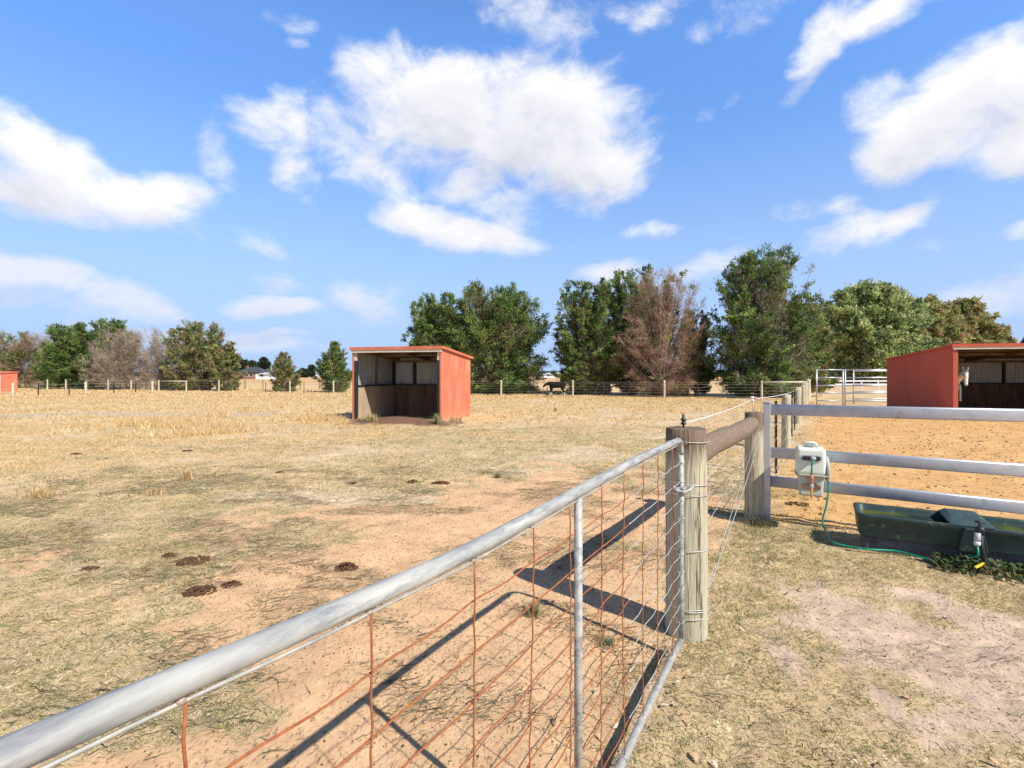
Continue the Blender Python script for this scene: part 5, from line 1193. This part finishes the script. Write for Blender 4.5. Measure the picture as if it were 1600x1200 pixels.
for (u, v, hw, hh, tilt, amp) in BL:
    a0, e0 = ae(u, v); ra = abs(ae(u + hw, v)[0] - ae(u - hw, v)[0]) / 2; re_ = abs(ae(u, v - hh)[1] - ae(u, v + hh)[1]) / 2
    mp = gtree.nodes.new('ShaderNodeMapping'); mp.vector_type = 'TEXTURE'; mp.inputs['Location'].default_value = (a0, e0, 0); mp.inputs['Rotation'].default_value = (0, 0, -R(tilt)); mp.inputs['Scale'].default_value = (ra * 1.25, re_ * 1.25, 1)
    if cur is None: gtree.links.new(gi.outputs[0], mp.inputs[0])
    else:   # evaluated strictly one after another (keeps the shader stack small)
        sq = gtree.nodes.new('ShaderNodeVectorMath'); sq.operation = 'MULTIPLY_ADD'; gtree.links.new(cur, sq.inputs[0]); sq.inputs[1].default_value = (1e-7,) * 3; gtree.links.new(gi.outputs[0], sq.inputs[2]); gtree.links.new(sq.outputs[0], mp.inputs[0])
    ln = gtree.nodes.new('ShaderNodeVectorMath'); ln.operation = 'DOT_PRODUCT'; gtree.links.new(mp.outputs[0], ln.inputs[0]); gtree.links.new(mp.outputs[0], ln.inputs[1])
    ml = gtree.nodes.new('ShaderNodeMath'); ml.operation = 'MULTIPLY_ADD'; gtree.links.new(ln.outputs['Value'], ml.inputs[0]); ml.inputs[1].default_value = -amp; ml.inputs[2].default_value = amp
    if cur is None: cur = ml.outputs[0]
    else:
        mx = gtree.nodes.new('ShaderNodeMath'); mx.operation = 'SMOOTH_MAX'; mx.inputs[2].default_value = .25; gtree.links.new(cur, mx.inputs[0]); gtree.links.new(ml.outputs[0], mx.inputs[1]); cur = mx.outputs[0]
# no blobs behind/elsewhere: clamp below
mx = gtree.nodes.new('ShaderNodeMath'); mx.operation = 'MAXIMUM'; gtree.links.new(cur, mx.inputs[0]); mx.inputs[1].default_value = -.6; gtree.links.new(mx.outputs[0], go.inputs[0])
def noise_at(vec, scale, detail, rough, dist=0, stretch=(1, 1.5, 1), loc=(0, 0, 0)):
    mp = N('ShaderNodeMapping'); mp.inputs['Scale'].default_value = stretch; mp.inputs['Location'].default_value = loc; L(vec, mp.inputs[0])
    n = N('ShaderNodeTexNoise'); n.inputs['Scale'].default_value = scale; n.inputs['Detail'].default_value = detail; n.inputs['Roughness'].default_value = rough; n.inputs['Distortion'].default_value = dist
    L(mp.outputs[0], n.inputs['Vector']); return n.outputs[0]
def field(vec):
    gn = N('ShaderNodeGroup'); gn.node_tree = gtree; L(vec, gn.inputs[0]); return gn.outputs[0]
# warp the lookup a little so that no outline is an ellipse
wn = N('ShaderNodeTexNoise'); wn.inputs['Scale'].default_value = 5; wn.inputs['Detail'].default_value = 5; L(AE, wn.inputs['Vector'])
ws = N('ShaderNodeVectorMath', operation='SUBTRACT'); L(wn.outputs['Color'], ws.inputs[0]); ws.inputs[1].default_value = (.5, .5, .5)
wm = N('ShaderNodeVectorMath', operation='MULTIPLY_ADD'); L(ws.outputs[0], wm.inputs[0]); wm.inputs[1].default_value = (.16, .10, 0); L(AE, wm.inputs[2]); WV = wm.outputs[0]
up = N('ShaderNodeVectorMath', operation='ADD'); L(WV, up.inputs[0]); up.inputs[1].default_value = (.02, .055, 0); UV = up.outputs[0]
def dens(v_, base):
    n1 = noise_at(base, 7.5, 12, .62, .3); f_ = field(v_)
    return math_('ADD', f_, math_('MULTIPLY', math_('SUBTRACT', n1, .5), 2.1))
D0 = dens(WV, AE)
up2 = N('ShaderNodeVectorMath', operation='ADD'); L(AE, up2.inputs[0]); up2.inputs[1].default_value = (.02, .035, 0)
sq = N('ShaderNodeVectorMath', operation='MULTIPLY_ADD'); L(D0, sq.inputs[0]); sq.inputs[1].default_value = (1e-7,) * 3; L(UV, sq.inputs[2])
D1 = dens(sq.outputs[0], up2.outputs[0])
al = N('ShaderNodeMapRange'); al.interpolation_type = 'SMOOTHSTEP'; L(D0, al.inputs[0]); al.inputs[1].default_value = .08; al.inputs[2].default_value = .92
alpha = al.outputs[0]
# brightness: thick cloud lit from above, greyer where more cloud lies overhead
sh_ = N('ShaderNodeMapRange'); L(D1, sh_.inputs[0]); sh_.inputs[1].default_value = .1; sh_.inputs[2].default_value = 1.5; sh_.inputs[3].default_value = 1; sh_.inputs[4].default_value = 0
cr_ = ramp(nt, [(0, (.62, .64, .74)), (.45, (.88, .885, .93)), (1, (1.06, 1.05, 1.03))]); L(sh_.outputs[0], cr_.inputs[0])
sc = N('ShaderNodeVectorMath', operation='SCALE'); L(sky.outputs[0], sc.inputs[0]); sc.inputs['Scale'].default_value = SKYSTR
hs = N('ShaderNodeHueSaturation'); hs.inputs['Hue'].default_value = .5; hs.inputs['Saturation'].default_value = 1.0; hs.inputs['Value'].default_value = 1.0
zf = ramp(nt, [(0, (.66,) * 3), (.28, (.72,) * 3), (.45, (.88,) * 3), (.58, (1.0,) * 3), (.68, (.95,) * 3), (.95, (.16,) * 3)]); L(eln, zf.inputs[0])
tn = N('ShaderNodeVectorMath', operation='MULTIPLY'); L(sc.outputs[0], tn.inputs[0]); tn.inputs[1].default_value = (1.08, 1.50, 2.0)
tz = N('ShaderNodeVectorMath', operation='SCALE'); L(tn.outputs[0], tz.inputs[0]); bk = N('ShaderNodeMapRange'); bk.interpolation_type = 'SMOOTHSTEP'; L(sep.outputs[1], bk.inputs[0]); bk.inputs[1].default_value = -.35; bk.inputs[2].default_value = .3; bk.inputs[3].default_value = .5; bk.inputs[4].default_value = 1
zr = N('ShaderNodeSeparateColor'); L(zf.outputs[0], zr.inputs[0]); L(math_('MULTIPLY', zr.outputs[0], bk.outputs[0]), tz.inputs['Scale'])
hzn = N('ShaderNodeMapRange'); hzn.interpolation_type = 'SMOOTHSTEP'; L(eln, hzn.inputs[0]); hzn.inputs[1].default_value = .0; hzn.inputs[2].default_value = .52; hzn.inputs[3].default_value = .98; hzn.inputs[4].default_value = 0
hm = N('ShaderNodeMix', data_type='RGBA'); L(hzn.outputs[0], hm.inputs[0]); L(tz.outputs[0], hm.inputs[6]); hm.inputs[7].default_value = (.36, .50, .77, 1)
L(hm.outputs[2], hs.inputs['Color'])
cs = N('ShaderNodeVectorMath', operation='SCALE'); L(cr_.outputs[0], cs.inputs[0]); cs.inputs['Scale'].default_value = .80
elf = N('ShaderNodeMapRange'); L(eln, elf.inputs[0]); elf.inputs[1].default_value = 0; elf.inputs[2].default_value = .22; elf.inputs[3].default_value = .5; elf.inputs[4].default_value = .97
mixn = N('ShaderNodeMix', data_type='RGBA'); L(math_('MULTIPLY', alpha, elf.outputs[0]), mixn.inputs[0]); L(hs.outputs[0], mixn.inputs[6]); L(cs.outputs[0], mixn.inputs[7])
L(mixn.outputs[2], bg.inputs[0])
lc = ramp(nt, [(0, (.80, .82, .92)), (.16, (.84, .85, .93)), (.30, (1, 1, 1))]); L(eln, lc.inputs[0]); lm = N('ShaderNodeMix', data_type='RGBA'); lm.blend_type = 'MULTIPLY'; lm.inputs[0].default_value = 1; L(cs.outputs[0], lm.inputs[6]); L(lc.outputs[0], lm.inputs[7]); L(lm.outputs[2], mixn.inputs[7]); bg.inputs[1].default_value = 1.0
W.cycles.sampling_method = 'MANUAL'; W.cycles.sample_map_resolution = 512

# ------------------------------------------------------------------ camera
cd = bpy.data.cameras.new('camera'); cam = bpy.data.objects.new('camera', cd); COL.objects.link(cam); C.camera = cam
cam.location = (0, 0, HC); cam.rotation_euler = (R(90), 0, 0); cd.sensor_width = 36; cd.sensor_fit = 'HORIZONTAL'; cd.lens = F / 1600 * 36; cd.shift_y = -14 / 1600
cd.clip_start = .05; cd.clip_end = 9000
C.view_settings.view_transform = 'Standard'; C.view_settings.look = 'None'; C.view_settings.exposure = .34; C.view_settings.gamma = 1
C.cycles.max_bounces = 6; C.cycles.transparent_max_bounces = 4; C.cycles.diffuse_bounces = 3; C.cycles.use_denoising = True
